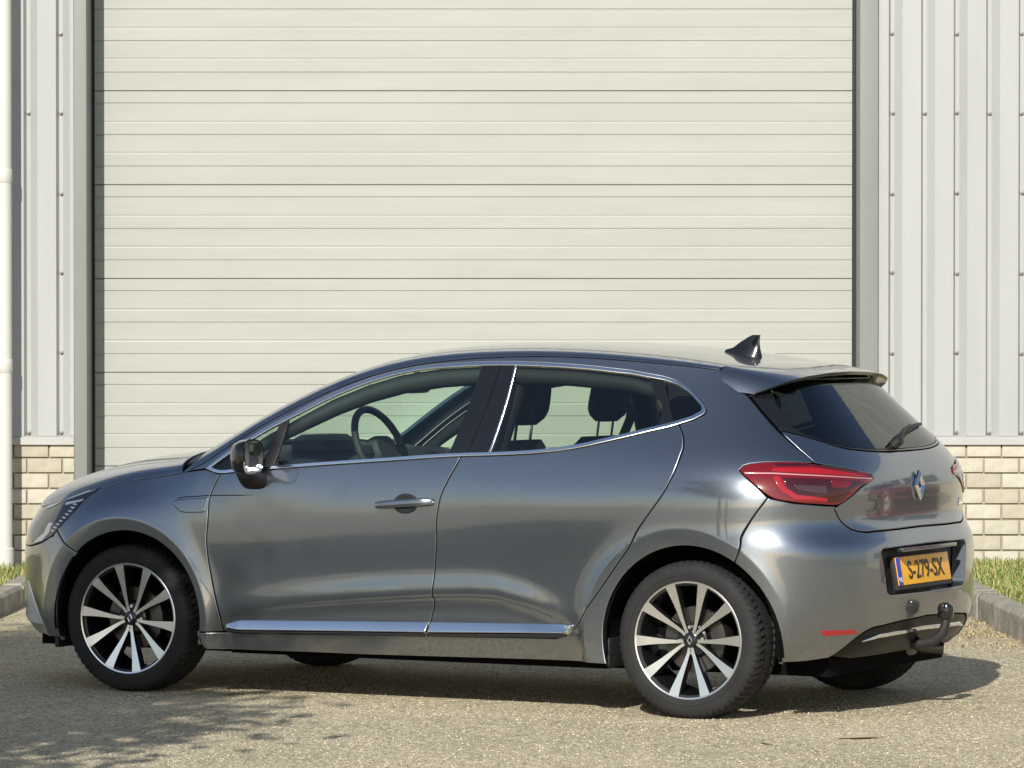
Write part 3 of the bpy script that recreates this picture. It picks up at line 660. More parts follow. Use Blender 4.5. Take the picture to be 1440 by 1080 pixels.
def make_body(car, mt):
    """every skin panel of both sides; returns the tailgate and rear bumper that carry sub-parts"""
    Q = {}
    for mir in (False, True):
        k = dict(mirror=mir)
        # body side: A-pillar, cant rail, C-pillar, rear quarter and sill
        bs = cat(ES_(.268, 2.995, 240), curve(TAIL_UP)[1:-1], [(3.128, .990)], [(3.076, .994), (2.959, .994), (2.905, .988), (2.879, .980), (2.861, .963), (2.880, .939), (2.917, .902)],
                 curve(BUMP_GAP), arch(AR, RR, ARCH_A0, 197), [(2.285, .204), (1.25, .192), (.452, .190), (.458, .262), (.62, .264), (1.499, .279), (2.06, .291)], gr[::-1],
                 low[low[:, 0] > 2.715], curve(DLO_END), curve(DLO_TOP)[:-1], [(.383, .930)])
        panel('body_side', bs, mt, car, extra=EXTRA, **k)
        fd = panel('front_door', cat(cut_low(.47, 1.63), gb, [(.62, .268)], gf[::-1]), mt, car, extra=EXTRA, **k)
        rd = panel('rear_door', cat(cut_low(1.64, 2.705), gr, [(2.06, .296), (1.6, .285)], gb[::-1]), mt, car, extra=EXTRA, **k)
        fe = panel('front_fender', cat(ES_(-.135, .262, 50), [(.383, .928), (.45, .912)], gf, [(.458, .262), (.452, .21)], arch(AF, RF, -16, 137), BUMPF_GAP[::-1], curve(HEAD_LOW[:5])[::-1][2:]), mt, car, extra=EXTRA, **k)
        Q['fd', mir], Q['rd', mir], Q['fe', mir] = fd, rd, fe
        # headlight
        hl = panel('headlight', cat(ES_(-.137, -.72, 50), [(-.66, .66)], curve(HEAD_LOW)[::-1]), M['head_dark'], car, off=.001, **k)
        panel('light_strip', cat(ES_(-.150, -.40, 20)-[0, .006], [(-.40, .742), (-.355, .755)], [(-.253, .800), (-.186, .826)]), M['white'], hl, off=.003, inset=.0005, roll=.001, skirt=.004, **k)
        panel('light_strip', [(-.275, .775), (-.182, .793), (-.188, .784), (-.269, .763)], M['white'], hl, off=.003, inset=.0005, roll=.001, skirt=.004, **k)
        panel('light_guide', [(-.392, .594), (-.310, .646), (-.306, .690), (-.280, .690), (-.277, .647), (-.310, .612)], M['white'], hl, off=.003, inset=.0005, roll=.001, skirt=.004, **k)
        for i in range(9):
            t = i/8; a = np.array([-.226-.043*t**1.3, .767-.112*t]); b = np.array([-.207-.043*t**1.3, .765-.113*t])
            panel('led_segment', [a, b, b+[.001, .0065], a+[.001, .0065]], M['white'], hl, off=.0035, inset=.0003, roll=.0006, skirt=.004, **k)
        # chrome round the side windows, black posts and panes
        cw = panel('window_trim', dlo, M['chrome'], car, holes=[offset(dlo if area(dlo) > 0 else dlo[::-1], .0135)], grid=.1, off=.0045, inset=.0004, roll=.0022, skirt=.012, drop=.0025, **k)
        inn = offset(resample(dlo if area(dlo) > 0 else dlo[::-1]), .0125)
        def strip(a, b, c=None, d=None):             # piece of the opening behind line a-b and before line c-d
            p = inn
            if a is not None: p = clip_half(p, a, b)
            if c is not None: p = clip_half(p, d, c)
            return p
        lines = {'q0': ((.752, 1.16), (.640, .90)), 'q1': ((.792, 1.18), (.712, .90)), 'b0': ((1.880, 1.39), (1.545, .97)), 'b1': ((1.985, 1.39), (1.633, .97)),
                 'b2': ((2.062, 1.39), (1.737, .97)), 'c0': ((2.698, 1.34), (2.640, 1.08)), 'c1': ((2.752, 1.34), (2.676, 1.08))}
        g = dict(off=-.006, inset=0, roll=.001, skirt=.004, grid=.05)
        panel('quarter_light', strip(None, None, *lines['q0']), M['glass'], fd, **g, **k)
        panel('window_bar', strip(*lines['q0'], *lines['q1']), M['black_plastic'], fd, off=-.001, inset=0, skirt=.012, **k)
        panel('window_glass', strip(*lines['q1'], *lines['b0']), M['glass'], fd, **g, **k)
        panel('pillar_trim', strip(*lines['b0'], *lines['b1']), M['black_gloss'], fd, off=-.001, inset=.001, skirt=.004, roll=.001, drop=0, soft=True, **k)
        panel('pillar_trim', strip(*lines['b1'], *lines['b2']), M['black_gloss'], rd, off=-.001, inset=.001, skirt=.004, roll=.001, drop=0, soft=True, **k)
        ln = lines['b2']; a, b = np.array(ln[0]), np.array(ln[1]); w = np.array([.008, 0])
        panel('weather_strip', strip(a-w*.3, b-w*.3, a+w, b+w), M['chrome'], rd, off=.001, inset=0, roll=.0015, skirt=.006, **k)
        panel('window_glass', strip(a+w, b+w, *lines['c0']), M['tint'], rd, **g, **k)
        panel('pillar_trim', strip(*lines['c0'], *lines['c1']), M['black_gloss'], rd, off=-.001, inset=.001, skirt=.012, **k)
        panel('quarter_window', strip(*lines['c1']), M['hatch_glass'], car, **g, **k)
        # bright strips along the foot of the doors
        for dr, a, b in ((fd, .575, 1.490), (rd, 1.500, 2.140)):
            zt = lambda s: np.interp(s, [.56, .63, 1.493, 2.15], [.292, .314, .336, .350]); zb = lambda s: np.interp(s, [.56, .63, 1.5, 2.1, 2.15], [.284, .276, .296, .314, .335])
            s = np.linspace(a, b, 40); up = np.stack([s, zt(s)], 1); dn = np.stack([s, zb(s)], 1)
            if dr is rd: dn = dn[s < 2.118]
            def FS(u, v):                            # the face leans back towards the sky
                p = PF(u, v); p[..., 1] += .62*(zt(u)-v); return p
            panel('door_strip', cat(up, dn[::-1]), M['chrome'], dr, f=FS, off=.006, inset=.0005, roll=.003, skirt=.034, drop=.003, **k)
            dn2 = dn-[0, .001]; panel('strip_base', cat(dn2, (dn2-[0, .014])[::-1]), M['black_gloss'], dr, off=.020, inset=.0002, roll=.004, skirt=.036, drop=.006, **k)
        # tail lamp
        tl = panel('tail_lamp', curve(LAMP+[LAMP[0]])[:-1], M['lamp_red'], car, off=.005, inset=.001, roll=.004, drop=.004, skirt=.02, **k)
        t = dict(inset=.0004, roll=.0012, skirt=.005)
        panel('lamp_housing', [(2.98, .989), (3.076, .989), (3.178, .973), (3.313, .951), (3.418, .933), (3.31, .945), (3.12, .976), (2.99, .976)], M['lamp_dark'], tl, off=.0062, **t, **k)
        panel('lamp_band', [(2.977, .972), (3.131, .971), (3.315, .947), (3.411, .930), (3.179, .945), (3.153, .947), (2.998, .957), (2.975, .961)], M['lamp_bright'], tl, off=.0068, **t, **k)
        panel('lamp_line', [(2.877, .955), (2.974, .954), (3.153, .943), (3.418, .925), (3.417, .920), (3.152, .938), (2.973, .948), (2.876, .949)], M['lamp_clear'], tl, off=.0074, **t, **k)
        panel('lamp_housing', [(3.006, .936), (3.152, .931), (3.398, .912), (3.300, .890), (3.245, .840), (3.189, .838), (3.06, .866), (3.023, .892)], M['lamp_dark'], tl, off=.0062, **t, **k)
        panel('lamp_band', [(2.972, .941), (2.996, .941), (3.016, .9), (3.060, .872), (3.178, .857), (3.18, .843), (3.053, .854), (3.000, .887)], M['lamp_bright'], tl, off=.0068, **t, **k)
        panel('lamp_band', [(3.19, .925), (3.30, .915), (3.27, .893), (3.20, .895)], M['lamp_red'], tl, off=.0074, **t, **k)
        panel('reversing_lens', [(3.044, .908), (3.171, .903), (3.174, .873), (3.111, .880), (3.062, .890)], M['lamp_rev'], tl, off=.0074, **t, **k)
        # dark inner skin so that panel joints read as gaps; open at the wheels
        sh = cat([(-1.08, .25), (-.30, .25)], arch(AF, RF-.002, 189, -9), [(.50, .22), (2.2, .22)], arch(AR, RR-.002, 189, -9), [(3.2, .27), (3.38, .27), (3.38, .69), (3.25, .69), (3.19, .80), (3.18, .98), (3.13, 1.05), (3.085, 1.12), (3.055, 1.20), (3.035, 1.29), (2.93, 1.29), (2.90, 1.14), (2.7, 1.09), (2.4, 1.03), (2.0, .98), (1.2, .93), (.45, .87), (-.1, .80), (-.5, .72), (-1.08, .70)])
        panel('inner_skin', sh, M['dark'], car, off=-.022, inset=0, roll=.001, skirt=.002, grid=.05, **k)
        # door cards seen through the glass
        panel('door_card', [(.50, .30), (2.02, .32), (2.10, .52), (2.28, .72), (2.60, .90), (2.66, 1.085), (2.3, 1.03), (1.9, .985), (1.2, .945), (.52, .895)], M['interior'], car, off=-.075, inset=0, roll=.001, skirt=.003, grid=.06, **k)
        # wheel-arch liner
        for cx, r in ((AF, RF), (AR, RR)):
            mb = MB(); y0, y1 = (.875, .56); sg = 1 if mir else -1; n = 40; rows = []
            for a in np.radians(np.linspace(-9, 189, n)):
                c, s_ = math.cos(a), math.sin(a); rows.append([(cx+(r+.004)*c, sg*y0, .308+(r+.004)*s_), (cx+(r+.012)*c, sg*(y0-.05), .308+(r+.012)*s_), (cx+(r+.012)*c, sg*y1, .308+(r+.012)*s_)])
            vs = [p for q in rows for p in q]; fs = [(i*3+j, i*3+j+1, i*3+j+4, i*3+j+3) for i in range(n-1) for j in range(2)]
            vs.append((cx, sg*y1, .30)); c0 = len(vs)-1; fs += [(i*3+2, (i+1)*3+2, c0) for i in range(n-1)]
            mb.add(vs, fs); mb.build('arch_liner', M['dark'], car)
    # pieces that span the car
    s2 = 2*(LS+LR)
    def both(l): l = np.array(l, float); r = l[::-1].copy(); r[:, 0] = s2-r[:, 0]; return cat(l, r)
    def bothf(l): l = np.array(l, float); r = l[::-1].copy(); r[:, 0] = -2*LF-r[:, 0]; return cat(l, r)
    GLB = [(3.072, 1.112), (3.113, 1.103), (3.201, 1.077), (3.313, 1.045), (3.473, 1.028), (3.8, 1.020)]
    TLOW = [(3.222, .815), (3.244, .777), (3.292, .738), (3.345, .724), (3.45, .722), (3.8, .724)]
    tg = panel('tailgate', both(cat(curve(TLOW)[::-1][:], [(3.241, .829), (3.293, .856), (3.353, .893), (3.436, .926), (3.428, .939), (3.313, .960), (3.178, .983)], [(3.142, .991), (3.105, 1.040), (3.072, 1.098)], curve(GLB))), mt, car)
    wl = [(3.026, 1.262), (3.042, 1.19), (3.072, 1.108)]
    inner = both(cat([(3.8, 1.302), (3.20, 1.302), (3.146, 1.290), (3.132, 1.262), (3.118, 1.216), (3.130, 1.118)], curve([(3.15, 1.106), (3.205, 1.086), (3.313, 1.056), (3.473, 1.039), (3.8, 1.031)])))
    panel('window_surround', both(cat([(3.8, 1.312), (3.035, 1.312), (3.018, 1.295)], wl, curve(GLB)[1:])), M['black_gloss'], tg, holes=[inner], off=.001)
    panel('rear_window', inner, M['hatch_glass'], tg, off=.0005, inset=0, roll=.001, skirt=.004, grid=.05)
    # rear bumper with the plate recess, black lower valance
    REC = [(3.415, .645), (3.432, .655), (3.8, .657)]; RECB = [(3.8, .468), (3.47, .470), (3.445, .482)]
    rec = both(cat(RECB[::-1][::-1], REC[::-1][::-1]))
    rec = cat([(3.8, .656), (3.437, .652), (3.420, .640), (3.452, .484), (3.470, .472), (3.8, .468)]); rec = both(rec)
    BL = [(3.195, .238), (3.292, .322), (3.345, .345), (3.445, .356), (3.8, .372)]
    rb = panel('rear_bumper', both(cat(curve(TLOW)[::-1]-[0, .002], [(3.224, .824), (3.152, .830), (3.050, .840), (2.972, .857)], curve(BUMP_GAP), arch(AR, RR, ARCH_A0, -13), [(3.024, .228), (3.113, .230)], curve(BL))), mt, car, holes=[rec], grid=.022, extra=EXTRA, skirt=.055)
    panel('plate_recess', rec, M['black_plastic'], rb, off=-.060, inset=-.004, roll=.001, skirt=.002)
    panel('lower_valance', both(cat(curve(BL)[::-1]-[0, .003], [(3.205, .240), (3.33, .222), (3.8, .225)])), M['valance'], rb, off=-.006, skirt=.03)
    panel('valance_trim', both(cat([(3.8, .330), (3.42, .320), (3.335, .302), (3.325, .294), (3.43, .304), (3.8, .313)])), M['bright_chrome'], rb, off=.003, inset=.0005, roll=.004, skirt=.012, drop=.005)
    for mir in (False, True):
        panel('reflector', [(3.103, .351), (3.262, .349), (3.289, .331), (3.128, .328)], M['lamp_bright'], rb, off=.002, inset=.0003, roll=.002, skirt=.006, mirror=mir)
    # front bumper
    fb = panel('front_bumper', bothf(cat([(-1.1, .215), (-.40, .212), (-.215, .214)], arch(AF, RF, 196, 137.3), BUMPF_GAP[::-1], [(-.25, .634)], curve(HEAD_LOW[4:])[1:], [(-.66, .655), (-.715, E(np.array(-.72))-.004)], ES_(-.74, -1.1, 20)-[0, .004])), mt, car, grid=.014, extra=EXTRA)
    panel('grille', bothf([(-1.1, .40), (-.70, .40), (-.66, .52), (-.70, .60), (-1.1, .62)]), M['black_plastic'], fb, off=.002)
    panel('lower_grille', bothf([(-1.1, .25), (-.62, .25), (-.66, .36), (-1.1, .37)]), M['black_plastic'], fb, off=.002)
    for mir in (False, True):
        panel('air_curtain_trim', [(-.445, .455), (-.395, .40), (-.345, .330), (-.305, .268), (-.33, .256), (-.56, .253), (-.54, .30), (-.46, .330), (-.455, .39)], M['white'], fb, off=.004, roll=.006, drop=.006, mirror=mir)  # white colour in place of the bright reflection on this surround
    # top: bonnet, scuttle, windscreen, roof
    sx = lambda x, z=1.0: float(s_at(np.array(x), np.array(z)))
    tt = np.linspace(0, 2, 41); bow = lambda a, b: a+(b-a)*(1-(tt-1)**2)
    hood = cat(np.stack([np.linspace(-1.06, .262, 90), np.full(90, .0)], 1), np.stack([bow(.262, .215), tt], 1), np.stack([np.linspace(.262, -1.06, 90), np.full(90, 2.)], 1), [(-1.085, 1.5), (-1.09, 1.0), (-1.085, .5)])
    panel('bonnet', hood, mt, car, f=TF, grid=.035, inset=.003, roll=.006, drop=.003)
    panel('scuttle', cat(np.stack([bow(.266, .219), tt], 1)[3:-3], np.stack([bow(.36, .285), tt], 1)[3:-3][::-1]), M['black_plastic'], car, f=TF, off=-.008)
    H0, H1, TA = 1.44, 1.36, .29
    ti = np.linspace(TA, 2-TA, 31); bw = lambda a, b: a+(b-a)*(1-((ti-1)/(1-TA))**2)
    ws = cat(np.stack([bw(.330, .283), ti], 1), np.stack([bw(H0, H1), ti], 1)[::-1])
    panel('windscreen', ws, M['screen'], car, f=TF, off=-.003, inset=0, roll=.002, skirt=.004, grid=.06)
    SE = 2.975
    roof = cat(np.stack([np.linspace(.268, SE, 160), np.zeros(160)], 1), np.stack([np.full(41, SE), tt], 1)[1:-1], np.stack([np.linspace(SE, .268, 160), np.full(160, 2.)], 1), [(.33, 2-TA+.14)], np.stack([np.linspace(.335, H0, 60), np.full(60, 2-TA)], 1), np.stack([bw(H0, H1), ti], 1)[::-1][1:-1], np.stack([np.linspace(H0, .335, 60), np.full(60, TA)], 1), [(.33, TA-.14)])
    panel('roof', roof, mt, car, f=TF, grid=.035, inset=.0008, roll=.002, drop=.0005)
    panel('headliner', cat([(1.46, .2), (2.9, .2), (2.9, 1.8), (1.46, 1.8)]), M['headliner'], car, f=TF, off=-.035, grid=.06)
    Q['tailgate'], Q['bumper'] = tg, rb
    return Q
# ---------------------------------------------------------------- wheels (axis = local y, outer face towards -y)
def make_wheel(car, x, side, steer=0, spin=0.):
    w = empty('wheel'); w.parent = car; w.location = (x, side*.748, .3035); w.rotation_euler = (0, spin, (math.pi if side > 0 else 0)+steer)
    RT, RW, HW = .308, .2285, .1025
    # tyre: profile swept round with lug grooves
    prof = [(.214, -.086), (.2285, -.092), (.234, -.0985), (.246, -.1025), (.262, -.1035), (.278, -.1015), (.290, -.0965), (.2985, -.0885)]
    tread = [(.3035, -.078), (.3062, -.060), (.3072, -.045), (.3072, -.0425), (.3078, -.015), (.3078, -.012), (.3078, .012), (.3078, .015), (.3072, .0425), (.3072, .045), (.3062, .060), (.3035, .078)]
    full = prof+tread+[(r, -y) for r, y in prof[::-1]]; m = len(full); n = 66*6; vs, fs = [], []; P0 = len(prof)
    for k in range(n):
        a = 2*math.pi*k/n
        for i, (r, y) in enumerate(full):
            g = 0.; j = i-P0
            if 0 <= j < 12:
                if j in (3, 4, 7, 8): g = .0065 if j in (3, 8) else 0
                ph = (k+(int(abs(y)*90))) % 6
                if (j <= 2 or j >= 9) and ph < 2: g = .0065
                if 4 <= j <= 7 and (k+int((y+.02)*120)) % 12 < 1: g = .004
            elif i in (P0-1, P0+12) and k % 6 < 2: g = .005
            elif i in (P0-2, P0+13) and k % 6 < 2: g = .0022
            vs.append(((r-g)*math.cos(a), y, (r-g)*math.sin(a)))
    fs = [(k*m+i, k*m+i+1, ((k+1) % n)*m+i+1, ((k+1) % n)*m+i) for k in range(n) for i in range(m-1)]
    mb = MB(); mb.add(vs, fs)
    mb.lathe_y([(.2505, -.1030), (.2515, -.1047), (.2535, -.1047), (.2545, -.1034)], 96)      # raised ring on the sidewall
    mb.build('tyre', M['rubber'], w, angle=28)
    # rim: barrel, polished lip, ten spokes in five pairs
    mb = MB()
    mb.lathe_y([(.2225, -.0935), (.2225, -.088), (.212, -.080), (.206, -.05), (.196, .02), (.205, .085), (.222, .092)], 96, 1)
    mb.lathe_y([(.2205, -.0895), (.2220, -.0960), (.2275, -.0975), (.2305, -.0950), (.2305, -.0895)], 128, 0)
    mb.lathe_y([(.203, .080), (.2215, .0925), (.2265, .0955), (.2305, .0925)], 96, 0)
    def yface(r): return -.070-.0235*np.clip((r-.045)/.17, 0, 1)**1.2      # dished face
    for p in range(5):
        for sgn in (-1, 1):
            base = R(-90+72*p); rows = []
            for i in range(10):
                t = i/9; r = .030+(.222-.030)*t
                ang = base+sgn*(R(10.5)+(R(18)-R(10.5))*t**1.0*.95+R(2.2)*math.sin(t*math.pi)) if r > .06 else base+sgn*R(11.5)
                wd = .0066+.0172*t**1.7
                c, s_ = math.cos(ang), math.sin(ang); y = float(yface(r))
                q = lambda d, yy: (r*c - d*s_, yy, r*s_ + d*c)
                rows.append([q(-wd*1.12, y+.034), q(-wd*1.02, y+.003), q(-wd*.90, y), q(wd*.90, y), q(wd*1.02, y+.003), q(wd*1.12, y+.034)])
            vs = [v for r_ in rows for v in r_]; b = len(mb.v); mb.v += vs
            for i in range(9):
                for j in range(5):
                    mb.f.append([b+i*6+j, b+i*6+j+1, b+(i+1)*6+j+1, b+(i+1)*6+j]); mb.m.append(0 if j == 2 else 1)
    # hub
    mb.lathe_y([(.001, -.060), (.056, -.060), (.064, -.056), (.072, -.03), (.072, .03)], 48, 1)
    rim = mb.build('rim', [M['alloy'], M['alloy_black']], w, angle=25)
    mb = MB(); mb.lathe_y([(.0005, -.0795), (.020, -.079), (.0285, -.076), (.030, -.068), (.030, -.058)], 40, 1)   # cap with a raised lozenge
    ring = [(0, .020), (.0135, 0), (0, -.020), (-.0135, 0)]; inn = [(0, .011), (.0065, 0), (0, -.011), (-.0065, 0)]
    vs = [(a, -.0800, b) for a, b in ring]+[(a, -.0822, b) for a, b in [(0, .0155), (.010, 0), (0, -.0155), (-.010, 0)]]+[(a, -.0800, b) for a, b in inn]
    mb.add(vs, [(i, (i+1) % 4, 4+(i+1) % 4, 4+i) for i in range(4)]+[(4+i, 4+(i+1) % 4, 8+(i+1) % 4, 8+i) for i in range(4)]); mb.build('hub_cap', [M['bright_chrome'], M['alloy_black']], w, angle=25)
    for k in range(4):
        a = R(90*k+4); mb = MB(); mb.lathe_y([(.0005, -.070), (.0075, -.070), (.009, -.067), (.009, -.056)], 6, c=(.050*math.cos(a), 0, .050*math.sin(a))); mb.build('wheel_bolt', M['alloy'], w, smooth=False)
    mb = MB(); mb.lathe_y([(.07, -.030), (.128, -.030), (.129, -.008), (.07, -.008)], 64); mb.build('brake_disc', M['disc'], w, angle=30)
    mb = MB()
    a0 = R(25); rings = []
    for t in np.linspace(-.45, .45, 8):
        a = a0+t; c, s_ = math.cos(a), math.sin(a)
        rings.append([(r_*c, y, r_*s_) for r_, y in ((.088, -.046), (.138, -.046), (.143, -.03), (.143, .02), (.088, .02))])
    mb.loft(rings); mb.build('brake_caliper', M['disc'], w, bevel=.003)
    return w
# ---------------------------------------------------------------- fittings of the car
def text_mesh(body, size, name, material, parent, matrix, extrude=.0006):
    cu = bpy.data.curves.new(name, 'FONT'); cu.body = body; cu.size = size; cu.extrude = extrude; cu.align_x = 'CENTER'; cu.align_y = 'CENTER'; cu.offset = .0012*size/.08
    tmp = bpy.data.objects.new('tmp', cu); COL.objects.link(tmp)
    dg = bpy.context.evaluated_depsgraph_get(); me = bpy.data.meshes.new_from_object(tmp.evaluated_get(dg)); bpy.data.objects.remove(tmp); bpy.data.curves.remove(cu)
    me.name = name; me.transform(matrix); me.materials.clear(); o = link(name, me, parent, [material]); return o
def frame_at(s, z, mirror=False, off=0.):
    """point, outward normal of the skin in car space"""
    p = PF(np.array([s]), np.array([z]))[0]; n = -normals(PF, np.array([s]), np.array([z]))[0]
    p = p+n*off
    if not mirror: p = p*[1, -1, 1]; n = n*[1, -1, 1]
    return Vector(p), Vector(n)
def make_details(car, Q, mt):
    for mir in (False, True):
        sg = 1 if mir else -1; fd, rd = Q['fd', mir], Q['rd', mir]
        # wing mirror: housing lofted front to back, glass, black foot
        w = empty('wing_mirror'); w.parent = car; mb = MB(); rings = []
        for x, hy, hz, cy, cz in ((.592, .030, .022, .960, .985), (.600, .055, .042, .962, .984), (.618, .080, .060, .966, .984), (.645, .094, .069, .970, .985), (.672, .098, .0715, .973, .986), (.684, .098, .0715, .973, .986), (.686, .090, .064, .973, .986)):
            rings.append([(x-.05*(cy-.97)+ .10*abs(yy-cy)*0 + .25*max(0, yy-.97), sg*yy, zz) for yy, zz in rrect(cy, cz, hy, hz, 28, 3.2)])
        mb.loft(rings); mb.build('mirror_housing', M['black_gloss'], w, angle=50)
        mb = MB(); r = [(.6865+.25*max(0, yy-.97), sg*yy, zz) for yy, zz in rrect(.973, .986, .085, .059, 28, 3.2)]
        mb.add(r, [tuple(range(28))]); mb.build('mirror_glass', M['bright_chrome'], w, smooth=False)
        mb = MB(); rings = []
        for t, (cy, hx, cx, cz, hz) in enumerate(((.862, .062, .635, .885, .038), (.885, .056, .636, .892, .038), (.915, .050, .638, .905, .034), (.945, .044, .640, .922, .026))):
            rings.append([(cx+a, sg*cy, cz+b) for a, b in rrect(0, 0, hx, hz, 20, 3)])
        mb.loft(rings); mb.build('mirror_foot', M['black_plastic'], w)
        # front door handle: cup behind a pull bar
        p, n = frame_at(1.385, .808, mir)
        u = Vector((1, 0, .055)).normalized(); v = n.cross(u).normalized(); v = v if v.z > 0 else -v
        h = empty('door_handle'); h.parent = fd
        mb = MB(); rings = []
        for i in range(15):
            t = i/14*2-1; l = .128*t; out = .014+.020*(1-abs(t)**5); hh = .0160*(1-.25*abs(t)**6); th = .0095*(1-.2*abs(t)**4)
            c = p+u*l+n*out+v*(.003*t)
            rings.append([c+v*(hh*math.copysign(abs(math.cos(a))**.7, math.cos(a)))+n*(th*math.copysign(abs(math.sin(a))**.7, math.sin(a))) for a in [2*math.pi*k/16 for k in range(16)]])
        for e, l in ((-1, -.120), (1, .120)): pass
        mb.loft(rings)
        for l in (-.112, .112):
            rr = []
            for d in (-.004, .016): rr.append([p+u*(l+.016*math.cos(a))+v*(.011*math.sin(a))+n*d for a in [2*math.pi*k/12 for k in range(12)]])
            mb.loft(rr)
        bar = mb.build('handle_bar', mt, fd)
        mb = MB(); k = 28; rr = []
        for sc, d in ((1, .0012), (.93, .0022), (.80, .0016), (.01, .0014)):
            rr.append([p+u*(.058*sc*math.cos(a))+v*(.040*sc*math.sin(a))+n*d for a in [2*math.pi*i/k for i in range(k)]])
        mb.loft(rr, cap=False); mb.build('handle_cup', M['black_gloss'], fd)
        bpy.data.objects.remove(h)
        # hidden rear handle by the quarter window
        p, n = frame_at(2.672, 1.20, mir); mb = MB(); mb.loft([[p+Vector((a*.35-.3*b, 0, b))+n*d for a, b in rrect(0, 0, .030, .026, 16, 3)] for d in (-.004, .004)]); mb.build('handle_bar', M['black_gloss'], rd, bevel=.002)
        # dark strip painted as crease shade on wing and door, ending in a raised blade
        zl = lambda s: np.interp(s, [.262, .285, .30, .44, .68], [.801, .809, .812, .822, .828])
        for dr, a, b in ((Q['fe', mir], .275, .432), (fd, .441, .68)):
            s = np.linspace(a, b, 14); tp = 1 if dr is not fd else np.clip((.68-s)/.1, .15, 1)
            panel('crease_shade', cat(np.stack([s, zl(s)+.0022*tp], 1), np.stack([s, zl(s)-.0022*tp], 1)[::-1]), M['dark'], dr, off=.0006, inset=0, roll=.0004, skirt=.002, mirror=mir)
        panel('wing_blade', [(.250, .787), (.268, .800), (.285, .803), (.430, .814), (.426, .752), (.40, .750), (.33, .748), (.30, .755), (.275, .772)], mt, Q['fe', mir], off=.0018, inset=.0003, roll=.005, skirt=.003, drop=.0016, mirror=mir)
    # spoiler over the rear window
    ys = np.linspace(-.585, .585, 41); rows = []
    for y in ys:
        a = abs(y)
        xt = 2.885-.075*(a/.55)**3.2-.05*max(0, (a-.5)/.085)**2; zt = float(np.interp(a, [0, .2, .35, .45, .50, .54, .57, .585], [1.334, 1.330, 1.320, 1.307, 1.297, 1.282, 1.266, 1.256]))
        yr = max(.02, a); x0 = 2.600+.0*a
        # roof height under this spanwise station
        sr = SPO_S; pr = TF(np.full(200, sr), np.linspace(0, 1, 200)); zr = float(np.interp(a, pr[::-1, 1], pr[::-1, 2])); xr = float(np.mean(pr[:, 0]))
        if a > pr[0, 1]: zr = float(np.interp(a, [pr[0, 1], .60], [pr[0, 2], pr[0, 2]-.06]))
        top = []
        for t in np.linspace(0, 1, 9):
            x = xr+.004+(xt-xr)*t; z = (zr+.0006)*(1-t)+zt*t+.006*math.sin(math.pi*t)
            top.append((x, y, z))
        th = .013 if a < .5 else .010
        bot = [(xt+.001, y, zt-.004), (xt-.004, y, zt-th), (xt-.05, y, zt-th-.004), (xt-.14, y, zt-.022), (xr+.02, y, zr-.04)]
        rows.append(top+bot)
    for e, sg in ((0, -1), (-1, 1)):                 # cheeks that close the gap to the body side
        r = [(x, y+sg*.018*(1-i/10), z-.050*(1-i/9) if i < 9 else z-.004) for i, (x, y, z) in enumerate(rows[e])]
        rows.insert(0 if e == 0 else len(rows), r)
    m = len(rows[0]); vs = [v for r in rows for v in r]; fs = [(i*m+j, i*m+j+1, (i+1)*m+j+1, (i+1)*m+j) for i in range(len(rows)-1) for j in range(m-1)]
    mb = MB(); mb.add(vs, fs); mb.m = [0 if (i % (m-1)) < 9 else 1 for i in range(len(fs))]
    mb.build('roof_spoiler', [mt, M['black_gloss']], Q['tailgate'], angle=45)
    # high brake light under the spoiler lip
    mb = MB(); mb.box((2.835, -.16, 1.297), (2.850, .16, 1.309)); mb.build('brake_light', M['lamp_dark'], Q['tailgate'], bevel=.003)
    # shark-fin aerial
    mb = MB(); rings = []
    for t, (x0, x1, z, hy) in enumerate(((2.330, 2.502, 0, .034), (2.338, 2.500, .012, .030), (2.372, 2.492, .035, .014), (2.405, 2.490, .058, .007), (2.440, 2.492, .078, .0035), (2.458, 2.494, .086, .002))):
        zb = lambda x: float(C(np.array(x)))
        ring = []
        for k in range(20):
            a = 2*math.pi*k/20; c, s_ = math.cos(a), math.sin(a); x = (x0+x1)/2+(x1-x0)/2*c; yy = hy*s_*(1 if c > 0 else (1+c*.75))
            ring.append((x, yy, zb(x)*(1 if z < .02 else 0)+(zb(2.44) if z >= .02 else 0)+z-.004))
        rings.append(ring)
    mb.loft(rings); mb.build('aerial', M['black_gloss'], car)
    # rear wiper
    tg = Q['tailgate']
    def on_glass(s, z, d): return frame_at(s, z, False, d)[0]
    mb = MB(); mb.tube([on_glass(3.74, 1.045, .0), on_glass(3.74, 1.045, .035)], .020, 16)
    mb.tube([on_glass(3.74, 1.045, .028), on_glass(3.79, 1.062, .034), on_glass(3.88, 1.083, .028), on_glass(4.00, 1.100, .022)], [.013, .011, .009, .007], 10)
    mb.tube([on_glass(3.82, 1.058, .010), on_glass(3.95, 1.088, .012), on_glass(4.10, 1.105, .012), on_glass(4.22, 1.110, .010)], [.006, .010, .010, .006], 8)
    mb.build('rear_wiper', M['black_plastic'], tg)
    # lozenge emblem
    p, n = frame_at(3.8, .885, False, .004); v = Vector((0, 1, 0)); u = n.cross(v).normalized(); u = u if u.z > 0 else -u
    mb = MB(); o_ = [(0, .060), (.047, 0), (0, -.060), (-.047, 0)]; mi = [(0, .046), (.033, 0), (0, -.046), (-.033, 0)]; i_ = [(0, .029), (.0185, 0), (0, -.029), (-.0185, 0)]
    q = lambda l, d: [p+v*a+u*b+n*d for a, b in l]
    mb.add(q(o_, -.002)+q(o_, .004)+q(mi, .014)+q(i_, .002), [(a*4+i, a*4+(i+1) % 4, (a+1)*4+(i+1) % 4, (a+1)*4+i) for a in range(3) for i in range(4)])
    mb.build('emblem', M['bright_chrome'], tg, smooth=False)
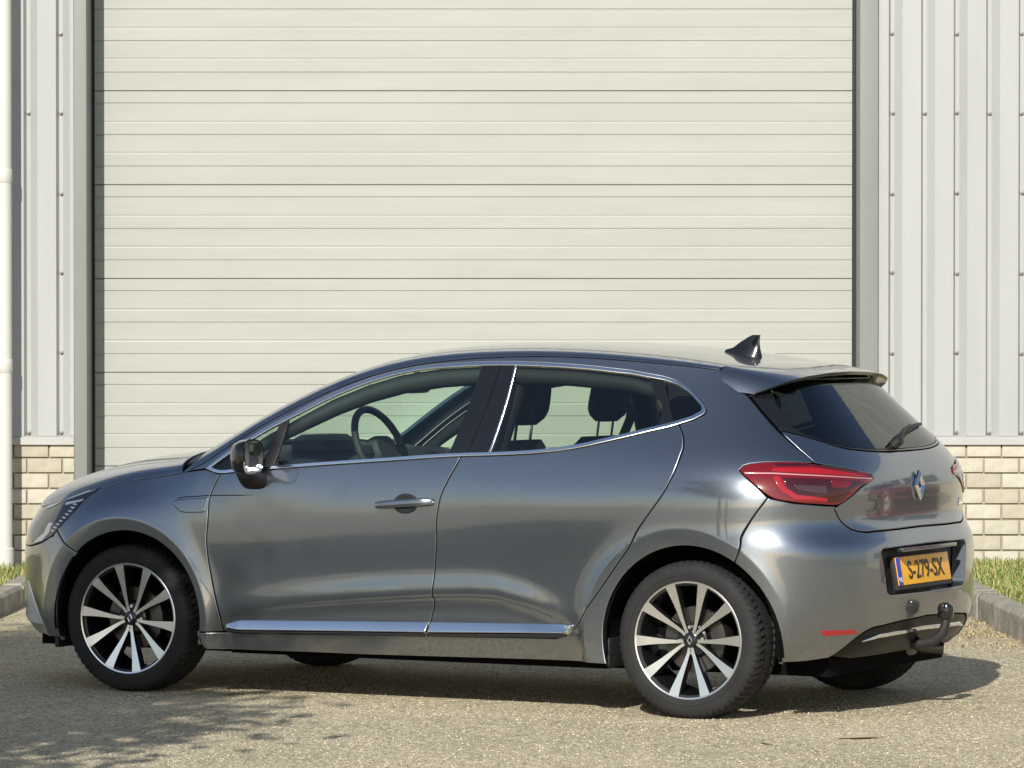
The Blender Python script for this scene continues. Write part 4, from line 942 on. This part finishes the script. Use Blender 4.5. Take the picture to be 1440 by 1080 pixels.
    # small chrome badge lettering on the far side of the tailgate
    p, n = frame_at(2*(LS+LR)-3.33, .800, False, .003); u2 = Vector((0, 0, 1)); r = u2.cross(n).normalized(); u3 = n.cross(r)
    text_mesh('SCe', .040, 'badge', M['bright_chrome'], tg, Matrix.Translation(p) @ Matrix((r, u3, n)).transposed().to_4x4(), .0015)
    # number plate: carrier, yellow plate, blue band, characters
    rb = Q['bumper']; pc = Vector((3.206, 0, .556)); tl = R(10); n = Vector((math.cos(tl), 0, math.sin(tl))); r = Vector((0, 1, 0)); u = n.cross(r).normalized(); u = u if u.z > 0 else -u
    mw = Matrix.Translation(pc) @ Matrix((r, u, n)).transposed().to_4x4()
    def plate_box(name, x0, x1, y0, y1, z0, z1, m_, bev=.002):
        mb = MB(); mb.box((x0, y0, z0), (x1, y1, z1)); mb.v = [tuple(mw @ Vector(v)) for v in mb.v]; return mb.build(name, m_, rb, bevel=bev)
    plate_box('plate_carrier', -.267, .267, -.072, .061, -.024, -.002, M['black_plastic'], .006)
    plate_box('plate_support', -.20, .20, -.05, .05, -.045, -.026, M['black_plastic'])
    plate_box('number_plate', -.26, .26, -.055, .055, -.003, .0012, M['plate'], .0008)
    plate_box('plate_band', -.259, -.219, -.054, .054, .0003, .0022, M['plate_blue'], .0005)
    text_mesh('S-279-SX', .098, 'plate_lettering', M['ink'], rb, mw @ Matrix.Translation((.02, -.003, .0026)) @ Matrix.Diagonal((.96, 1.02, 1, 1)), .0004)
    text_mesh('NL', .026, 'plate_lettering', M['white'], rb, mw @ Matrix.Translation((-.239, -.034, .0032)), .0004)
    # light bar above the plate
    mb = MB(); mb.box((3.190, -.27, .634), (3.236, .27, .650)); mb.build('plate_lamp_bar', mt, rb, bevel=.005)
    # swan-neck tow bar with a black cap on the ball
    mb = MB(); mb.tube([(3.02, 0, .275), (3.12, 0, .262), (3.20, 0, .258), (3.255, 0, .272), (3.290, 0, .305), (3.302, 0, .345), (3.302, 0, .372)], [.022, .022, .022, .021, .020, .018, .016], 14)
    mb.box((3.06, -.05, .235), (3.14, .05, .30)); tb = mb.build('tow_bar', M['black_plastic'], car)
    mb = MB(); mb.loft([[(3.302+a, b, z) for a, b in rrect(0, 0, h, h, 20, 2.6)] for z, h in ((.362, .026), (.370, .031), (.404, .031), (.418, .026), (.424, .015))]); mb.build('tow_ball_cap', M['black_gloss'], car)
    # underbody: floor, axle, silencer
    mb = MB(); mb.box((-.62, -.56, .160), (3.05, .56, .30)); mb.box((.42, -.70, .168), (2.16, .70, .29)); mb.build('floor_pan', M['dark'], car)
    mb = MB(); mb.tube([(2.583, -.62, .27), (2.583, .62, .27)], .035, 12); mb.build('rear_axle', M['black_plastic'], car)
    mb = MB(); mb.loft([[(x, .25+a, .232+b) for a, b in rrect(0, 0, h*1.5, h, 20, 3)] for x, h in ((2.74, .03), (2.77, .066), (3.03, .066), (3.06, .03))]); mb.build('silencer', M['disc'], car)
    mb = MB(); mb.tube([(3.05, .30, .222), (3.15, .34, .215)], .024, 12); mb.build('tail_pipe', M['disc'], car)
    for sg in (-1, 1):   # mud flaps and stay plates at the arches
        mb = MB(); mb.box((2.228, sg*.70, .185), (2.240, sg*.835, .300)); mb.build('mud_flap', M['black_plastic'], car, bevel=.006)
        mb = MB(); mb.box((-.370, sg*.66, .17), (-.350, sg*.83, .30)); mb.build('mud_flap', M['black_plastic'], car, bevel=.006)
    # ------------------------------------------------------------ cabin
    def seat(x, y, wd, rear=False):
        s = empty('rear_seat' if rear else 'front_seat'); s.parent = car; s.location = (x, y, 0)
        mb = MB(); rings = []
        for z, dx, hx, hy in ((.42, -.02, .075, .90), (.55, .03, .07, 1.0), (.75, .09, .062, 1.0), (.92, .145, .055, .93), (1.02, .175, .045, .75), (1.05, .182, .03, .62)):
            rings.append([(dx+a, b, z) for a, b in rrect(0, 0, hx, wd*hy, 24, 4)])
        mb.loft(rings); mb.build('backrest', M['seat'], s)
        mb = MB(); rings = []
        for xx, hz in ((-.46, .05), (-.42, .075), (-.1, .085), (.02, .07)): rings.append([(xx, b, .40+c) for b, c in rrect(0, 0, wd, hz, 24, 4)])
        mb.loft(rings); mb.build('cushion', M['seat'], s)
        for hy in ([0] if not rear else [-.36, 0, .36]):
            mb = MB(); rings = []
            top = 1.325 if not rear else 1.235; b0 = 1.112 if not rear else 1.075; hx0 = .05
            for t in np.linspace(0, 1, 9):
                k = max(.25, (1-abs(2*t-1)**4)); z = b0+(top-b0)*t
                rings.append([(.205+.035*t-.0+a, hy+b, z) for a, b in rrect(0, 0, (.060-.012*t)*k**.5, .135*k**.5, 20, 3)])
            mb.loft(rings); mb.build('headrest', M['seat'], s)
            mb = MB()
            for d in (-.065, .065): mb.tube([(.185, hy+d, 1.0), (.205, hy+d, b0+.03)], .007, 8)
            mb.build('headrest_post', M['chrome'] if not rear else M['black_plastic'], s)
        return s
    seat(1.405, -.36, .25); seat(1.405, .36, .25); seat(2.10, 0, .60, True)
    mb = MB(); sec = [(.22, .90), (.30, .975), (.42, 1.012), (.60, 1.015), (.72, .995), (.80, .93), (.82, .80), (.78, .60), (.30, .55)]
    mb.loft([[(x+(.0 if abs(y) < .6 else -.03), y, z-(.0 if abs(y) < .6 else .03)) for x, z in sec] for y in (-.76, -.6, -.3, 0, .3, .6, .76)]); mb.build('dashboard', M['interior'], car, bevel=.012)
    mb = MB(); mb.loft([[(.66+a, -.36+b, z) for a, b in rrect(0, 0, h, h*1.7, 20, 3)] for z, h in ((1.0, .10), (1.04, .10), (1.062, .07))]); mb.build('instrument_hood', M['interior'], car)
    sw = empty('steering_wheel', (.935, -.36, 1.005)); sw.parent = car; sw.rotation_euler = (0, R(-24), 0)
    mb = MB(); n = 48; vs = []; fs = []
    for i in range(n):
        a = 2*math.pi*i/n; c, s_ = math.cos(a), math.sin(a)
        for k in range(10):
            b = 2*math.pi*k/10; rr = .178+.0155*math.cos(b); vs.append((.0155*math.sin(b), rr*c, rr*s_*(.95 if s_ < -.5 else 1)))
    fs = [(i*10+k, i*10+(k+1) % 10, ((i+1) % n)*10+(k+1) % 10, ((i+1) % n)*10+k) for i in range(n) for k in range(10)]
    mb.add(vs, fs); mb.build('wheel_rim', M['interior'], sw)
    mb = MB(); mb.loft([[(x, a, b-.01) for a, b in rrect(0, 0, .075*h, .06*h, 24, 3)] for x, h in ((-.02, 1.1), (.01, 1.1), (.03, .95), (.036, .6))])
    mb.box((-.008, -.170, -.022), (.010, -.05, .016)); mb.box((-.008, .05, -.022), (.010, .170, .016)); mb.box((-.008, -.02, -.168), (.010, .02, -.05)); mb.build('wheel_hub', M['interior'], sw)
    mb = MB(); mb.tube([(-.25, 0, -.01), (-.02, 0, 0)], .04, 14); mb.build('steering_column', M['interior'], sw)
    mb = MB(); mb.loft([[(.92+x, a, 1.262+b) for a, b in rrect(0, 0, .115*h, .033*h, 24, 4)] for x, h in ((-.035, .6), (-.025, .95), (.0, 1), (.006, .93))]); mb.tube([(.90, 0, 1.285), (.93, 0, 1.345)], .010, 10)
    im = mb.build('interior_mirror', M['interior'], car); im.location.x = -.02
    mb = MB(); mb.box((2.45, -.52, .86), (2.95, .52, .88)); mb.build('parcel_shelf', M['interior'], car, bevel=.005)
    mb = MB(); mb.box((.1, -.70, .22), (2.6, .70, .34)); mb.build('cabin_floor', M['interior'], car)
    for mir in (False, True):   # linings along the cant rail and the A-pillar
        pts = [frame_at(a, b, mir, -.055)[0] for a, b in ((.50, .985), (.66, 1.072), (.83, 1.145), (1.0, 1.212), (1.19, 1.268), (1.38, 1.308), (1.6, 1.333), (1.9, 1.348), (2.3, 1.340), (2.6, 1.318), (2.72, 1.285))]
        mb = MB(); mb.tube(pts, [.020, .026, .030, .034, .036, .038, .038, .036, .034, .032, .03], 12); mb.build('rail_lining', M['interior'], car)
        sg = 1 if mir else -1
        mb = MB(); mb.loft([[(x+a, sg*(y+b), z) for a, b in rrect(0, 0, .024, .003, 12, 4)] for x, y, z in ((1.64, .60, 1.30), (1.60, .60, 1.12), (1.53, .585, .95), (1.46, .55, .80))]); mb.build('seat_belt', M['seat'], car)
    for sg in (-1, 1):        # B and C pillar linings
        mb = MB(); mb.tube([(1.64, sg*.735, .93), (1.655, sg*.645, 1.12), (1.67, sg*.53, 1.33)], [.055, .055, .05], 12); mb.build('pillar_lining', M['interior'], car)
        mb = MB(); mb.tube([(2.56, sg*.66, .95), (2.54, sg*.58, 1.12), (2.48, sg*.49, 1.29)], [.08, .07, .05], 12); mb.build('pillar_lining', M['interior'], car)
SPO_S = 2.975
def make_car(loc, rz, label, mt, steer=0.):
    car = empty('parked_car', loc, rz); tag(car, label, 'car')
    Q = make_body(car, mt); make_details(car, Q, mt)
    make_wheel(car, 0, -1, steer, .12); make_wheel(car, 2.583, -1, 0, -.03); make_wheel(car, 0, 1, steer, .4); make_wheel(car, 2.583, 1, 0, .2)
    return car
CAR = make_car((-1.18921, 18.90228, 0), -.4981615, 'dark grey metallic five-door hatchback parked in front of the cream sectional door', M['paint'], steer=R(1.5))

# a second car of the same shape stands to the right, out of the picture, and shows in the tailgate's paint
def copy_tree(o, parent=None, swap=None):
    c = o.copy(); COL.objects.link(c); c.parent = parent
    for sl in c.material_slots:
        if swap and sl.material in swap: new = swap[sl.material]; sl.link = 'OBJECT'; sl.material = new
    for ch in list(o.children): copy_tree(ch, c, swap)
    return c
red = copy_tree(CAR, None, {M['paint']: M['red_paint']}); red.location = (6.5, 20.7, 0); red.rotation_euler = (0, 0, R(3))
tag(red, 'red five-door hatchback parked on the open yard beyond the grass strip', 'car')
